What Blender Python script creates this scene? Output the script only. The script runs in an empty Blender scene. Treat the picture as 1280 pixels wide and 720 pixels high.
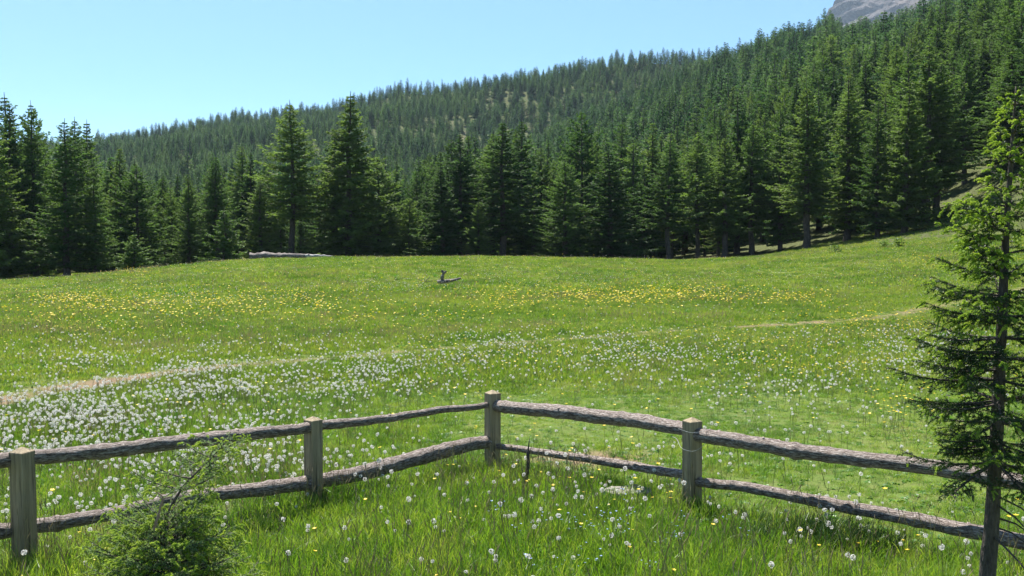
import bpy, math, random
import numpy as np
from mathutils import Vector, Matrix

# ------------------------------------------------------------------ camera, sky, sun, exposure
S = bpy.context.scene
EYE = 1.95
F = 1244.0                       # focal length in photo pixels (1280 wide)
PITCH = math.atan(60 / F)
cam = bpy.data.cameras.new('camera'); cam.sensor_width = 36; cam.lens = F / 1280 * 36
cam.clip_end = 9000; cam.clip_start = 0.05
camo = bpy.data.objects.new('camera', cam); S.collection.objects.link(camo)
camo.location = (0, 0, EYE); camo.rotation_euler = (math.pi / 2 - PITCH, 0, 0)
S.camera = camo

SUN_EL, SUN_AZ = 60, -22          # degrees; azimuth from +Y, negative = left of the view
w = bpy.data.worlds.new('World'); S.world = w; w.use_nodes = True
nt = w.node_tree; bgn = nt.nodes['Background']
sk = nt.nodes.new('ShaderNodeTexSky'); sk.sky_type = 'NISHITA'; sk.sun_disc = False
sk.sun_elevation = math.radians(SUN_EL); sk.sun_rotation = math.radians(SUN_AZ)
sk.altitude = 1900; sk.air_density = 0.8; sk.dust_density = 0.35; sk.ozone_density = 1.5
hs_ = nt.nodes.new('ShaderNodeHueSaturation'); hs_.inputs['Hue'].default_value = .491; hs_.inputs['Saturation'].default_value = 1.22
nt.links.new(sk.outputs[0], hs_.inputs['Color']); nt.links.new(hs_.outputs[0], bgn.inputs[0]); bgn.inputs[1].default_value = 0.08
sl = bpy.data.lights.new('sun', 'SUN'); sl.energy = 5.0; sl.angle = math.radians(0.5); sl.color = (1, 0.955, 0.88)
so = bpy.data.objects.new('sun', sl); S.collection.objects.link(so)
_e, _a = math.radians(SUN_EL), math.radians(SUN_AZ)
sdir = Vector((math.sin(_a) * math.cos(_e), math.cos(_a) * math.cos(_e), math.sin(_e)))
so.rotation_euler = sdir.to_track_quat('Z', 'Y').to_euler()
S.view_settings.view_transform = 'Standard'; S.view_settings.look = 'None'
S.view_settings.exposure = 1.3; S.view_settings.gamma = 1.0
S.render.engine = 'CYCLES'
S.cycles.max_bounces = 6; S.cycles.diffuse_bounces = 3; S.cycles.transmission_bounces = 3
S.cycles.transparent_max_bounces = 4; S.cycles.glossy_bounces = 2; S.cycles.volume_bounces = 0

rng = np.random.default_rng(7)
random.seed(7)
C = S.collection

# ------------------------------------------------------------------ helpers
def ray(px, py):
    """direction (y = 1) of the photo pixel"""
    u = (px - 640) / F; v = (360 - py) / F
    y = math.cos(PITCH) + v * math.sin(PITCH); z = v * math.cos(PITCH) - math.sin(PITCH)
    return Vector((u / y, 1, z / y))
def at(px, py, d):
    r = ray(px, py); return Vector((r.x * d, d, EYE + r.z * d))
def elev(py):                       # tangent of the elevation of a photo row
    v = (360 - py) / F
    return (v * math.cos(PITCH) - math.sin(PITCH)) / (math.cos(PITCH) + v * math.sin(PITCH))
def project(x, y, z):
    zz = z - EYE
    dep = y * math.cos(PITCH) - zz * math.sin(PITCH); up = y * math.sin(PITCH) + zz * math.cos(PITCH)
    dep = np.maximum(dep, 1e-3)
    return 640 + F * x / dep, 360 - F * up / dep

def _h(ix, iy, s):
    n = (ix * 374761393 + iy * 668265263 + s * 974711) & 0xffffffff
    n = ((n ^ (n >> 13)) * 1274126177) & 0xffffffff
    return ((n ^ (n >> 16)) & 0xffff) / 65535.0
def vnoise(x, y, s=0):
    x = np.asarray(x, float); y = np.asarray(y, float)
    ix = np.floor(x).astype(np.int64); iy = np.floor(y).astype(np.int64)
    fx = x - ix; fy = y - iy; fx = fx * fx * (3 - 2 * fx); fy = fy * fy * (3 - 2 * fy)
    a = _h(ix, iy, s); b = _h(ix + 1, iy, s); c = _h(ix, iy + 1, s); d = _h(ix + 1, iy + 1, s)
    return (a * (1 - fx) + b * fx) * (1 - fy) + (c * (1 - fx) + d * fx) * fy * 1.0
def fbm(x, y, o=4, s=0):
    r = 0; a = 0.5; t = 0
    for k in range(o):
        r = r + a * vnoise(x * 2 ** k, y * 2 ** k, s + k); t += a; a *= 0.5
    return r / t
def sstep(a, b, x):
    t = np.clip((x - a) / (b - a), 0, 1); return t * t * (3 - 2 * t)

def link(o, parent=None):
    C.objects.link(o); o.parent = parent; return o
def tag(o, label, cat, group=None):
    o['label'] = label; o['category'] = cat
    if group: o['group'] = group
    return o
def kind(o, k, label=None, cat=None):
    o['kind'] = k
    if label: o['label'] = label
    if cat: o['category'] = cat
    return o
def empty(name, loc, rz=0):
    e = bpy.data.objects.new(name, None); C.objects.link(e); e.location = loc; e.rotation_euler = (0, 0, rz)
    e.empty_display_size = 0.2; return e

class MB:
    """collects verts / faces as numpy chunks; builds one mesh"""
    def __init__(s): s.v = []; s.q = []; s.t = []; s.qm = []; s.tm = []; s.n = 0
    def add(s, v, quads=None, tris=None, m=0):
        v = np.asarray(v, float).reshape(-1, 3)
        if quads is not None and len(quads):
            q = np.asarray(quads, np.int64).reshape(-1, 4) + s.n; s.q.append(q); s.qm.append(np.full(len(q), m))
        if tris is not None and len(tris):
            q = np.asarray(tris, np.int64).reshape(-1, 3) + s.n; s.t.append(q); s.tm.append(np.full(len(q), m))
        s.v.append(v); s.n += len(v)
    def mesh(s, name, mats, smooth=False):
        me = bpy.data.meshes.new(name)
        v = np.concatenate(s.v); q = np.concatenate(s.q) if s.q else np.zeros((0, 4), int)
        t = np.concatenate(s.t) if s.t else np.zeros((0, 3), int)
        me.vertices.add(len(v)); me.vertices.foreach_set('co', v.astype(np.float32).ravel())
        me.loops.add(q.size + t.size)
        me.loops.foreach_set('vertex_index', np.concatenate([q.ravel(), t.ravel()]).astype(np.int32))
        me.polygons.add(len(q) + len(t))
        ls = np.concatenate([np.arange(len(q)) * 4, q.size + np.arange(len(t)) * 3]).astype(np.int32)
        me.polygons.foreach_set('loop_start', ls)
        mi = np.concatenate([np.concatenate(s.qm) if s.qm else np.zeros(0), np.concatenate(s.tm) if s.tm else np.zeros(0)]).astype(np.int32)
        me.polygons.foreach_set('material_index', mi)
        me.polygons.foreach_set('use_smooth', np.full(len(mi), bool(smooth)))
        for m in (mats if isinstance(mats, (list, tuple)) else [mats]): me.materials.append(m)
        me.update(calc_edges=True); me.validate()
        return me
    def obj(s, name, mats, parent=None, smooth=False):
        return link(bpy.data.objects.new(name, s.mesh(name, mats, smooth)), parent)

def tube(mb, pts, rad, n=8, m=0, wob=0.0, seed=0, cap=True, phase=0):
    pts = np.asarray([list(p) for p in pts], float); k = len(pts)
    rad = np.broadcast_to(np.asarray(rad, float), (k,))
    tan = np.gradient(pts, axis=0); tan /= np.linalg.norm(tan, axis=1)[:, None] + 1e-9
    ref = np.array([0, 0, 1.0]) if abs(tan[:, 2].mean()) < .8 else np.array([1.0, 0, 0])
    a = np.cross(tan, ref); a /= np.linalg.norm(a, axis=1)[:, None] + 1e-9
    b = np.cross(a, tan)
    th = np.linspace(0, 2 * np.pi, n, endpoint=False) + phase
    r = rad[:, None] * np.ones(n)
    if wob:
        arc = np.concatenate([[0], np.cumsum(np.linalg.norm(np.diff(pts, axis=0), axis=1))])
        ii = arc[:, None] / (np.mean(rad) + 1e-6); jj = np.cos(th)[None] * 1.3
        r = r * (1 + wob * (fbm(ii * .7 + 5, jj + np.sin(th)[None] * 3.1 + 40, 3, seed) - .5) * 2)
    v = pts[:, None] + r[..., None] * (np.cos(th)[None, :, None] * a[:, None] + np.sin(th)[None, :, None] * b[:, None])
    v = v.reshape(-1, 3)
    i = np.arange(k - 1)[:, None] * n; j = np.arange(n)[None]; j2 = (j + 1) % n
    q = np.stack([i + j, i + j2, i + n + j2, i + n + j], -1).reshape(-1, 4)
    tr = []
    if cap:
        v = np.vstack([v, pts[0], pts[-1]]); c0 = k * n; c1 = c0 + 1
        for jj in range(n):
            tr.append((c0, (jj + 1) % n, jj)); tr.append((c1, (k - 1) * n + jj, (k - 1) * n + (jj + 1) % n))
    mb.add(v, q, tr, m)

def spline(pts, n):
    pts = np.asarray([list(p) for p in pts], float); k = len(pts)
    P = np.vstack([2 * pts[0] - pts[1], pts, 2 * pts[-1] - pts[-2]])
    out = []
    for t in np.linspace(0, k - 1 - 1e-6, n):
        i = int(t); f = t - i; p0, p1, p2, p3 = P[i:i + 4]
        out.append(.5 * ((2 * p1) + (p2 - p0) * f + (2 * p0 - 5 * p1 + 4 * p2 - p3) * f * f + (3 * p1 - p0 - 3 * p2 + p3) * f ** 3))
    return np.array(out)

# ------------------------------------------------------------------ materials
def newmat(name):
    m = bpy.data.materials.new(name); m.use_nodes = True; nt = m.node_tree
    p = nt.nodes['Principled BSDF']; return m, nt, p
def N(nt, t, **kw):
    n = nt.nodes.new(t)
    for k, v in kw.items(): setattr(n, k, v)
    return n
def ramp(nt, src, stops, interp='LINEAR'):
    r = N(nt, 'ShaderNodeValToRGB'); r.color_ramp.interpolation = interp
    el = r.color_ramp.elements
    while len(el) < len(stops): el.new(0.5)
    for e, (p, c) in zip(el, stops): e.position = p; e.color = (*c, 1) if len(c) == 3 else c
    nt.links.new(src, r.inputs[0]); return r.outputs[0]
def noise(nt, vec, scale, detail=3, rough=.55):
    n = N(nt, 'ShaderNodeTexNoise'); n.inputs['Scale'].default_value = scale
    n.inputs['Detail'].default_value = detail; n.inputs['Roughness'].default_value = rough
    if vec is not None: nt.links.new(vec, n.inputs['Vector'])
    return n.outputs['Fac']
def mix(nt, fac, a, b, mode='MIX'):
    n = N(nt, 'ShaderNodeMix', data_type='RGBA', blend_type=mode)
    for s, v in ((0, fac), (6, a), (7, b)):
        if hasattr(v, 'is_output'): nt.links.new(v, n.inputs[s])
        else: n.inputs[s].default_value = v if s == 0 else (*v, 1)
    return n.outputs[2]

def leafmat(name, cols, transl=.4, tcol=(1.25, 1.35, .6), wscale=.25, rough=.6, oscale=None, spec=.25):
    """thin leaf: diffuse + light passing through; colour varies from plant to plant and by patches of the place"""
    m, nt, p = newmat(name)
    g = N(nt, 'ShaderNodeNewGeometry'); oi = N(nt, 'ShaderNodeObjectInfo')
    wn = noise(nt, g.outputs['Position'], wscale, 4, .6)
    add = N(nt, 'ShaderNodeMath', operation='MULTIPLY_ADD'); nt.links.new(oi.outputs['Random'], add.inputs[0])
    add.inputs[1].default_value = .5; nt.links.new(wn, add.inputs[2])
    sub = N(nt, 'ShaderNodeMath', operation='SUBTRACT'); nt.links.new(add.outputs[0], sub.inputs[0]); sub.inputs[1].default_value = .25
    k = len(cols); lo, hi = .3, .7
    col = ramp(nt, sub.outputs[0], [(lo + (hi - lo) * i / (k - 1), c) for i, c in enumerate(cols)])
    if oscale:
        tc = N(nt, 'ShaderNodeTexCoord'); on = noise(nt, tc.outputs['Object'], oscale, 2)
        f = ramp(nt, on, [(.3, (.72, .72, .72)), (.7, (1.3, 1.25, 1.15))])
        col = mix(nt, 1.0, col, f, 'MULTIPLY')
    nt.links.new(col, p.inputs['Base Color']); p.inputs['Roughness'].default_value = rough
    p.inputs['Specular IOR Level'].default_value = spec
    t = N(nt, 'ShaderNodeBsdfTranslucent'); tcx = mix(nt, 1.0, col, tcol, 'MULTIPLY'); nt.links.new(tcx, t.inputs[0])
    ms = N(nt, 'ShaderNodeMixShader'); ms.inputs[0].default_value = transl
    nt.links.new(p.outputs[0], ms.inputs[1]); nt.links.new(t.outputs[0], ms.inputs[2])
    nt.links.new(ms.outputs[0], nt.nodes['Material Output'].inputs[0]); return m

def plain(name, col, rough=.8, transl=0):
    m, nt, p = newmat(name); p.inputs['Base Color'].default_value = (*col, 1); p.inputs['Roughness'].default_value = rough
    if transl:
        t = N(nt, 'ShaderNodeBsdfTranslucent'); t.inputs[0].default_value = (*col, 1)
        ms = N(nt, 'ShaderNodeMixShader'); ms.inputs[0].default_value = transl
        nt.links.new(p.outputs[0], ms.inputs[1]); nt.links.new(t.outputs[0], ms.inputs[2])
        nt.links.new(ms.outputs[0], nt.nodes['Material Output'].inputs[0])
    return m

def barkmat(name, stops, scale=(6, 6, 1.2), bump=.6, dist=.02, rough=.85, s2=24, at_name=None):
    m, nt, p = newmat(name); tc = N(nt, 'ShaderNodeTexCoord'); mp = N(nt, 'ShaderNodeMapping'); src = tc.outputs['Object']
    if at_name: a_ = N(nt, 'ShaderNodeAttribute'); a_.attribute_name = at_name; src = a_.outputs['Vector']
    mp.inputs['Scale'].default_value = scale; nt.links.new(src, mp.inputs[0])
    n1 = noise(nt, mp.outputs[0], 3, 6, .7); n2 = noise(nt, mp.outputs[0], s2, 4, .7)
    a = N(nt, 'ShaderNodeMath', operation='MULTIPLY_ADD'); nt.links.new(n2, a.inputs[0]); a.inputs[1].default_value = .6
    nt.links.new(n1, a.inputs[2]); s_ = N(nt, 'ShaderNodeMath', operation='SUBTRACT'); nt.links.new(a.outputs[0], s_.inputs[0]); s_.inputs[1].default_value = .3
    c = ramp(nt, s_.outputs[0], stops); nt.links.new(c, p.inputs['Base Color']); p.inputs['Roughness'].default_value = rough
    b = N(nt, 'ShaderNodeBump'); b.inputs['Strength'].default_value = bump; b.inputs['Distance'].default_value = dist
    nt.links.new(s_.outputs[0], b.inputs['Height']); nt.links.new(b.outputs[0], p.inputs['Normal']); return m

M_bark = barkmat('bark', [(.3, (.035, .026, .02)), (.55, (.09, .07, .055)), (.75, (.16, .135, .11))], (3, 3, .8), .6, .05)
M_needle = leafmat('needles', [(.055, .11, .04), (.09, .155, .048), (.13, .195, .058)], .5, (1.2, 1.3, .7), .05, .6, .5)
M_larch = leafmat('larch_needles', [(.07, .135, .042), (.105, .18, .052), (.145, .22, .062)], .5, (1.2, 1.3, .7), .08, .6, .5)
M_needle_light = leafmat('light_needles', [(.08, .15, .04), (.12, .20, .055)], .36, (1.3, 1.35, .6), .4, .6, .8)
M_needle_far = leafmat('far_needles', [(.034, .082, .036), (.062, .125, .044), (.105, .17, .052)], .45, (1.1, 1.25, .8), .02, .7)
M_nclose = leafmat('close_needles', [(.022, .05, .017), (.034, .07, .02), (.05, .09, .024)], .22, (1.2, 1.35, .6), 3, .45)
M_shrub = leafmat('shrub_needles', [(.12, .20, .08), (.18, .27, .115), (.24, .33, .16)], .45, (1.15, 1.2, .7), 4, .45)
M_shoot = leafmat('new_shoots', [(.26, .38, .06), (.36, .46, .09), (.42, .50, .12)], .45, (1.15, 1.15, .6), 6, .5)
M_deadtwig = plain('dead_twig', (.26, .17, .13), .8)
M_grass = leafmat('grass_blades', [(.075, .165, .022), (.13, .245, .031), (.19, .305, .046), (.26, .33, .08)], .52, (1.25, 1.28, .45), .6, .42, None, .4)
M_grass_far = leafmat('meadow_blades', [(.085, .168, .024), (.14, .24, .034), (.20, .29, .048), (.27, .31, .085)], .5, (1.25, 1.26, .45), .22, .5, None, .35)
M_herb = leafmat('herb_leaves', [(.05, .13, .02), (.08, .19, .03), (.11, .25, .035)], .4, (1.25, 1.3, .5), .5, .4, None, .4)
M_straw = leafmat('grass_stems', [(.26, .20, .10), (.34, .28, .15)], .3, (1, 1, .8), 1)
M_fluff = plain('seed_fluff', (.80, .78, .74), .9, .45)
M_stem = plain('flower_stem', (.22, .25, .08), .6, .3)
M_seed = plain('seed_core', (.35, .27, .18), .9)
M_yellow = plain('yellow_petal', (.85, .62, .02), .5, .3)
M_blue = plain('blue_petal', (.30, .42, .75), .5, .3)
M_whitep = plain('white_petal', (.85, .85, .82), .5, .4)

# ------------------------------------------------------------------ terrain height
def tab(xs, ys): return lambda p: np.interp(p, xs, ys)
z62 = tab([-400, 0, 100, 170, 230, 300, 420, 600, 700, 850, 930, 1000, 1100, 1200, 1280, 1500],
          [-.9, -.55, -.3, .08, .42, .78, .92, .86, .78, .62, .7, .98, 1.5, 2.05, 2.6, 4.2])
zT = tab([-400, 0, 170, 300, 420, 600, 850, 950, 1010, 1100, 1200, 1280, 1500],
         [-1.5, -1.0, -.6, -.3, 0., 0., .1, .7, 1.3, 2.1, 3.2, 4.4, 7.5])          # ground at the tree line (D = 80)
Brf = tab([300, 450, 550, 650, 750, 850, 950, 1050, 1150, 1280, 1500], [230, 195, 175, 152, 132, 115, 100, 90, 80, 68, 50])
Brr = tab([300, 450, 550, 650, 750, 850, 950, 1050, 1150, 1280, 1500], [280, 300, 330, 355, 380, 400, 420, 430, 430, 420, 380])
Brow = tab([300, 450, 550, 650, 750, 850, 950, 1000, 1030, 1054, 1078, 1100, 1138, 1280, 1500], [340, 303, 252, 208, 168, 128, 80, 62, 50, 68, 62, 56, 38, -28, -170])
Arf = tab([-400, 300, 450, 600, 1500], [170, 180, 200, 300, 400])
Arr = tab([-400, 1500], [620, 620])
Arow = tab([-400, -100, 0, 110, 160, 230, 300, 400, 500, 600, 700, 800, 900, 960, 1030, 1100, 1280, 1500],
           [260, 222, 210, 197, 182, 170, 160, 147, 124, 112, 101, 90, 74, 60, 40, 52, 60, 60])

def smax(a, b, k):
    h = np.clip(.5 + .5 * (b - a) / k, 0, 1); return a * (1 - h) + b * h + k * h * (1 - h)
def ground(x, y):
    x = np.asarray(x, float); y = np.asarray(y, float)
    az = np.arctan2(x, y); azc = np.clip(az, -.72, .72); r = np.hypot(x, y)
    px = 640 + F * np.tan(azc); D = r * np.cos(azc)
    side = 1 - sstep(1.0, 2.2, np.abs(az))
    t = np.clip((D - 24) / 38, 0, 1)
    zz = z62(px) * t ** 1.35
    u = sstep(58, 80, D); zz = zz * (1 - u) + zT(px) * u
    base = zz + np.maximum(D - 80, 0) * np.interp(px, [0, 500, 800, 1000, 1280], [-.01, -.005, .005, .05, .12]) * (1 - sstep(150, 300, D) * .7)
    def slope(rf, rr, row):
        zr = EYE + rr * ((300 - row) / F)
        q = (D - rf) / (rr - rf)
        up = zT(px) + np.where(q < 0, np.abs(zr - zT(px)) * q * .35 - (rf - D) * .10, (zr - zT(px)) * q)
        dn = zr - (D - rr) * .35
        return np.minimum(up, dn)
    B = slope(Brf(px), Brr(px), Brow(px)); A = slope(Arf(px), Arr(px), Arow(px))
    k = np.clip(D * .08, 1.5, 22)
    hb = base
    hB = np.where(D > 60, smax(hb, B, k * .5), hb)
    hA = np.where(D > 110, smax(hB, A, k * .5), hB)
    far = np.clip((D - 70) / 200, 0, 1)
    h = hA + far * 16 * (fbm(x / 70, y / 70, 4, 3) - .5) * np.clip((D - 70) / 350, .1, 1)
    near = 1 - np.clip((D - 50) / 60, 0, 1)
    h = h + (fbm(x / 3.2, y / 3.2, 3, 11) - .5) * .10 * near + (fbm(x / 11, y / 11, 2, 15) - .5) * .22 * np.clip((D - 14) / 25, 0, 1)
    h = np.where(D > 640, h * (1 - sstep(640, 1500, D)) + 20 * sstep(640, 1500, D), h)
    return h * side

# masks of the place (world positions), 0..1
PATH = [at(-260, 520, 9.5), at(0, 494, 12.2), at(60, 486, 12.9), at(150, 475, 13.8), at(260, 463, 14.9), at(400, 448, 16.3),
        at(560, 436, 17.8), at(760, 420, 20), at(900, 409, 21.8), at(1010, 402, 23.2), at(1100, 395, 24.8), at(1180, 380, 28), at(1300, 358, 33), at(1500, 330, 40)]
PATHP = spline([(p.x, p.y, 0) for p in PATH], 160)[:, :2]
def path_d(x, y):
    x = np.asarray(x, float).ravel(); y = np.asarray(y, float).ravel(); out = np.full(x.shape, 99.)
    sel = (np.abs(x) < 40) & (y > 4) & (y < 45)
    if sel.any():
        P = np.stack([x[sel], y[sel]], 1); dm = np.full(len(P), 99.)
        for i in range(0, 159):
            a, b = PATHP[i], PATHP[i + 1]; ab = b - a; t = np.clip(((P - a) @ ab) / (ab @ ab), 0, 1)
            dm = np.minimum(dm, np.hypot(*(P - a - t[:, None] * ab).T))
        out[sel] = dm
    return out
def path_mask(x, y):
    shp = np.shape(x); d = path_d(x, y).reshape(shp); px, _ = project(x, y, 0)
    n = fbm(np.asarray(x) * 1.1, np.asarray(y) * 1.1, 3, 21)
    strength = np.interp(px, [0, 90, 180, 270, 430, 780, 880, 960, 1090, 1300], [1, .95, .8, .62, .5, .5, .65, .85, .6, .5])
    wd = np.interp(px, [0, 200, 800, 1100, 1300], [.62, .42, .42, .6, .65])
    return np.clip((1 - sstep(wd * .25, wd, d)) * strength * (.55 + n * .9), 0, 1)
BP = at(745, 572, 8.9); STN = at(783, 613, 7.45); DCL = at(1035, 688, 6.25)
def bare_mask(x, y):
    n = fbm(np.asarray(x) * 3, np.asarray(y) * 3, 3, 31)
    e = ((x - BP.x) / .75) ** 2 + ((y - (BP.y)) / .42) ** 2
    return np.clip((1.25 - e) * (.3 + n), 0, 1)
def forest_mask(x, y):
    az = np.clip(np.arctan2(x, y), -.72, .72); px = 640 + F * np.tan(az); D = np.hypot(x, y) * np.cos(az)
    edge = np.interp(px, [-400, 0, 170, 300, 850, 950, 1010, 1100, 1200, 1280, 1500], [62, 62, 65, 70, 72, 68, 64, 62, 60, 58, 52])
    return sstep(-2, 3, D - edge + (fbm(np.asarray(x) / 5, np.asarray(y) / 5, 2, 5) - .5) * 6)
CLEAR = [(470, 178, 55, 14), (560, 165, 40, 14), (655, 150, 40, 12), (690, 158, 30, 8), (440, 160, 30, 10), (600, 130, 25, 9), (520, 140, 30, 10), (1018, 64, 22, 7)]
def clear_mask(x, y, z):
    px, py = project(x, y, z); m = np.zeros(np.shape(px))
    for cx, cy, rx, ry in CLEAR[:-1]:
        m = np.maximum(m, np.clip(1.4 - ((px - cx) / rx) ** 2 - ((py - cy) / ry) ** 2, 0, 1) * (y > 380))
    cx, cy, rx, ry = CLEAR[-1]
    m = np.maximum(m, np.clip(1.4 - ((px - cx) / rx) ** 2 - ((py - cy) / ry) ** 2, 0, 1) * (y > 300))
    return m

# ------------------------------------------------------------------ the ground sheet
azs = np.concatenate([np.linspace(-math.pi, -.75, 90, endpoint=False), np.linspace(-.75, .75, 420), np.linspace(.75, math.pi, 90)[1:]])
rs = np.concatenate([[0.01], np.geomspace(.8, 60, 190), np.geomspace(61, 900, 190), np.geomspace(930, 3700, 12)])
A_, R_ = np.meshgrid(azs, rs); X = R_ * np.sin(A_); Y = R_ * np.cos(A_); Z = ground(X, Y)
na, nr = len(azs), len(rs)
i = np.arange(nr - 1)[:, None] * na; j = np.arange(na - 1)[None]
q = np.stack([i + j, i + j + 1, i + na + j + 1, i + na + j], -1).reshape(-1, 4)[:, ::-1]
gm = MB(); gm.add(np.stack([X, Y, Z], -1), q)
mg, nt, p = newmat('ground_soil_and_turf')
g = N(nt, 'ShaderNodeNewGeometry'); pos = g.outputs['Position']
n1 = noise(nt, pos, .35, 5, .65); n2 = noise(nt, pos, 6, 5, .7); n3 = noise(nt, pos, 30, 3, .7)
turf = ramp(nt, n1, [(.3, (.07, .12, .022)), (.5, (.10, .16, .028)), (.7, (.15, .19, .04))])
turf = mix(nt, ramp(nt, n2, [(.35, (0, 0, 0)), (.75, (.7, .7, .7))]), turf, (.16, .15, .06))
dirt = ramp(nt, n3, [(.3, (.15, .10, .06)), (.7, (.28, .20, .13))])
litter = ramp(nt, n2, [(.3, (.05, .045, .025)), (.5, (.07, .085, .03)), (.7, (.16, .17, .07))])
clr = ramp(nt, noise(nt, pos, .12, 5, .7), [(.35, (.04, .062, .022)), (.52, (.075, .085, .035)), (.68, (.15, .12, .085))])
def attr(nm):
    a = N(nt, 'ShaderNodeAttribute'); a.attribute_name = nm; return a.outputs['Fac']
c = mix(nt, attr('forest'), turf, litter); c = mix(nt, attr('clear'), c, clr); c = mix(nt, attr('dirt'), c, dirt)
nt.links.new(c, p.inputs['Base Color']); p.inputs['Roughness'].default_value = .95; p.inputs['Specular IOR Level'].default_value = .1
b = N(nt, 'ShaderNodeBump'); b.inputs['Strength'].default_value = .7; b.inputs['Distance'].default_value = .04
nt.links.new(n3, b.inputs['Height']); nt.links.new(b.outputs[0], p.inputs['Normal'])
go = gm.obj('ground', mg, smooth=True); kind(go, 'structure')
Xf, Yf, Zf = X.ravel(), Y.ravel(), Z.ravel()
for nm, val in (('forest', forest_mask(Xf, Yf)), ('dirt', np.maximum(path_mask(Xf, Yf), bare_mask(Xf, Yf))),
                ('clear', np.maximum(clear_mask(Xf, Yf, Zf), ((Yf > 350) * .2 * sstep(.55, .75, fbm(Xf / 30, Yf / 30, 3, 8)))))):
    at_ = go.data.attributes.new(nm, 'FLOAT', 'POINT'); at_.data.foreach_set('value', val.astype(np.float32))

# ------------------------------------------------------------------ rocky peak far behind
def peak():
    mb = MB(); D0 = 2600
    # ridge silhouette by photo column (row of the crest)
    xs = [960, 1000, 1022, 1036, 1042, 1052, 1064, 1080, 1110, 1150, 1200, 1260, 1320, 1400]
    ys = [150, 110, 80, 22, 4, -4, -18, -30, -48, -60, -66, -60, -50, -30]
    nx, ny = 620, 260
    cols = np.concatenate([np.linspace(985, 1170, nx - 60), np.linspace(1171, 1400, 60)]); rel = np.linspace(0, 1, ny)
    crest = np.interp(cols, xs, ys)
    Cc, Rr = np.meshgrid(cols, rel)
    zc = EYE + D0 * (300 - np.interp(Cc, xs, ys)) / F
    zb = 60.
    Dd = D0 - (1 - Rr) ** .85 * 1000
    zz = zb + (zc - zb) * Rr
    xx = (Cc - 640) / F * D0 * (1 + 0 * Rr)
    rg = 1 - np.abs(2 * fbm(xx / 120, zz / 420, 6, 51) - 1)
    rg2 = 1 - np.abs(2 * fbm(xx / 45 + zz / 110, zz / 55, 6, 57) - 1)
    cliff = sstep(1100, 1062, Cc + (Rr - .8) * 30)
    amp = 25 + 70 * cliff
    Dd = Dd - (rg - .7) * amp - (rg2 - .7) * (12 + 50 * cliff)
    zz = zz + (rg2 - .7) * 22 + (rg - .7) * 20 * Rr
    zz = zz + ((fbm(xx / 38, xx * 0, 4, 61) - .5) * 70 + (fbm(xx / 9, xx * 0, 2, 62) - .5) * 14) * cliff * Rr ** 3 + (fbm(xx / 90, xx * 0, 4, 63) - .5) * 30 * Rr ** 3
    xx = xx - (fbm(zz / 26, zz * 0, 4, 64) - .5) * 55 * cliff * sstep(1060, 1036, Cc)
    v = np.stack([xx, Dd, zz], -1)
    i = np.arange(ny - 1)[:, None] * nx; j = np.arange(nx - 1)[None]
    mb.add(v, np.stack([i + j, i + j + 1, i + nx + j + 1, i + nx + j], -1).reshape(-1, 4))
    # back side
    bk = np.stack([xx[-1], Dd[-1] + 700, np.full(nx, 60.)], -1)
    jj = np.arange(nx - 1); mb.add(np.vstack([v[-1], bk]), np.stack([jj, jj + 1, nx + jj + 1, nx + jj], -1))
    m, nt, p = newmat('peak_rock'); g = N(nt, 'ShaderNodeNewGeometry'); mp = N(nt, 'ShaderNodeMapping')
    mp.inputs['Scale'].default_value = (.02, .02, .035); nt.links.new(g.outputs['Position'], mp.inputs[0])
    a = noise(nt, mp.outputs[0], 1.2, 9, .68)
    c = ramp(nt, a, [(.38, (.035, .026, .024)), (.5, (.075, .054, .046)), (.62, (.13, .095, .078))])
    sn = noise(nt, mp.outputs[0], 2.6, 5, .6); c = mix(nt, ramp(nt, sn, [(.70, (0, 0, 0)), (.73, (1, 1, 1))]), c, (.72, .73, .75))
    at2 = N(nt, 'ShaderNodeAttribute'); at2.attribute_name = 'crag'
    cr = ramp(nt, noise(nt, mp.outputs[0], 4, 8, .75), [(.42, (.012, .010, .012)), (.5, (.04, .03, .03)), (.60, (.10, .075, .065))])
    c = mix(nt, at2.outputs['Fac'], c, cr)
    nt.links.new(c, p.inputs['Base Color']); p.inputs['Roughness'].default_value = .95
    o = mb.obj('rocky_peak', m, smooth=False); kind(o, 'structure')
    val = np.zeros(len(o.data.vertices), np.float32); val[:nx * ny] = (cliff * sstep(.25, .5, fbm(xx / 60, zz / 60, 3, 66))).ravel()
    a = o.data.attributes.new('crag', 'FLOAT', 'POINT'); a.data.foreach_set('value', val)
peak()

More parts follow.
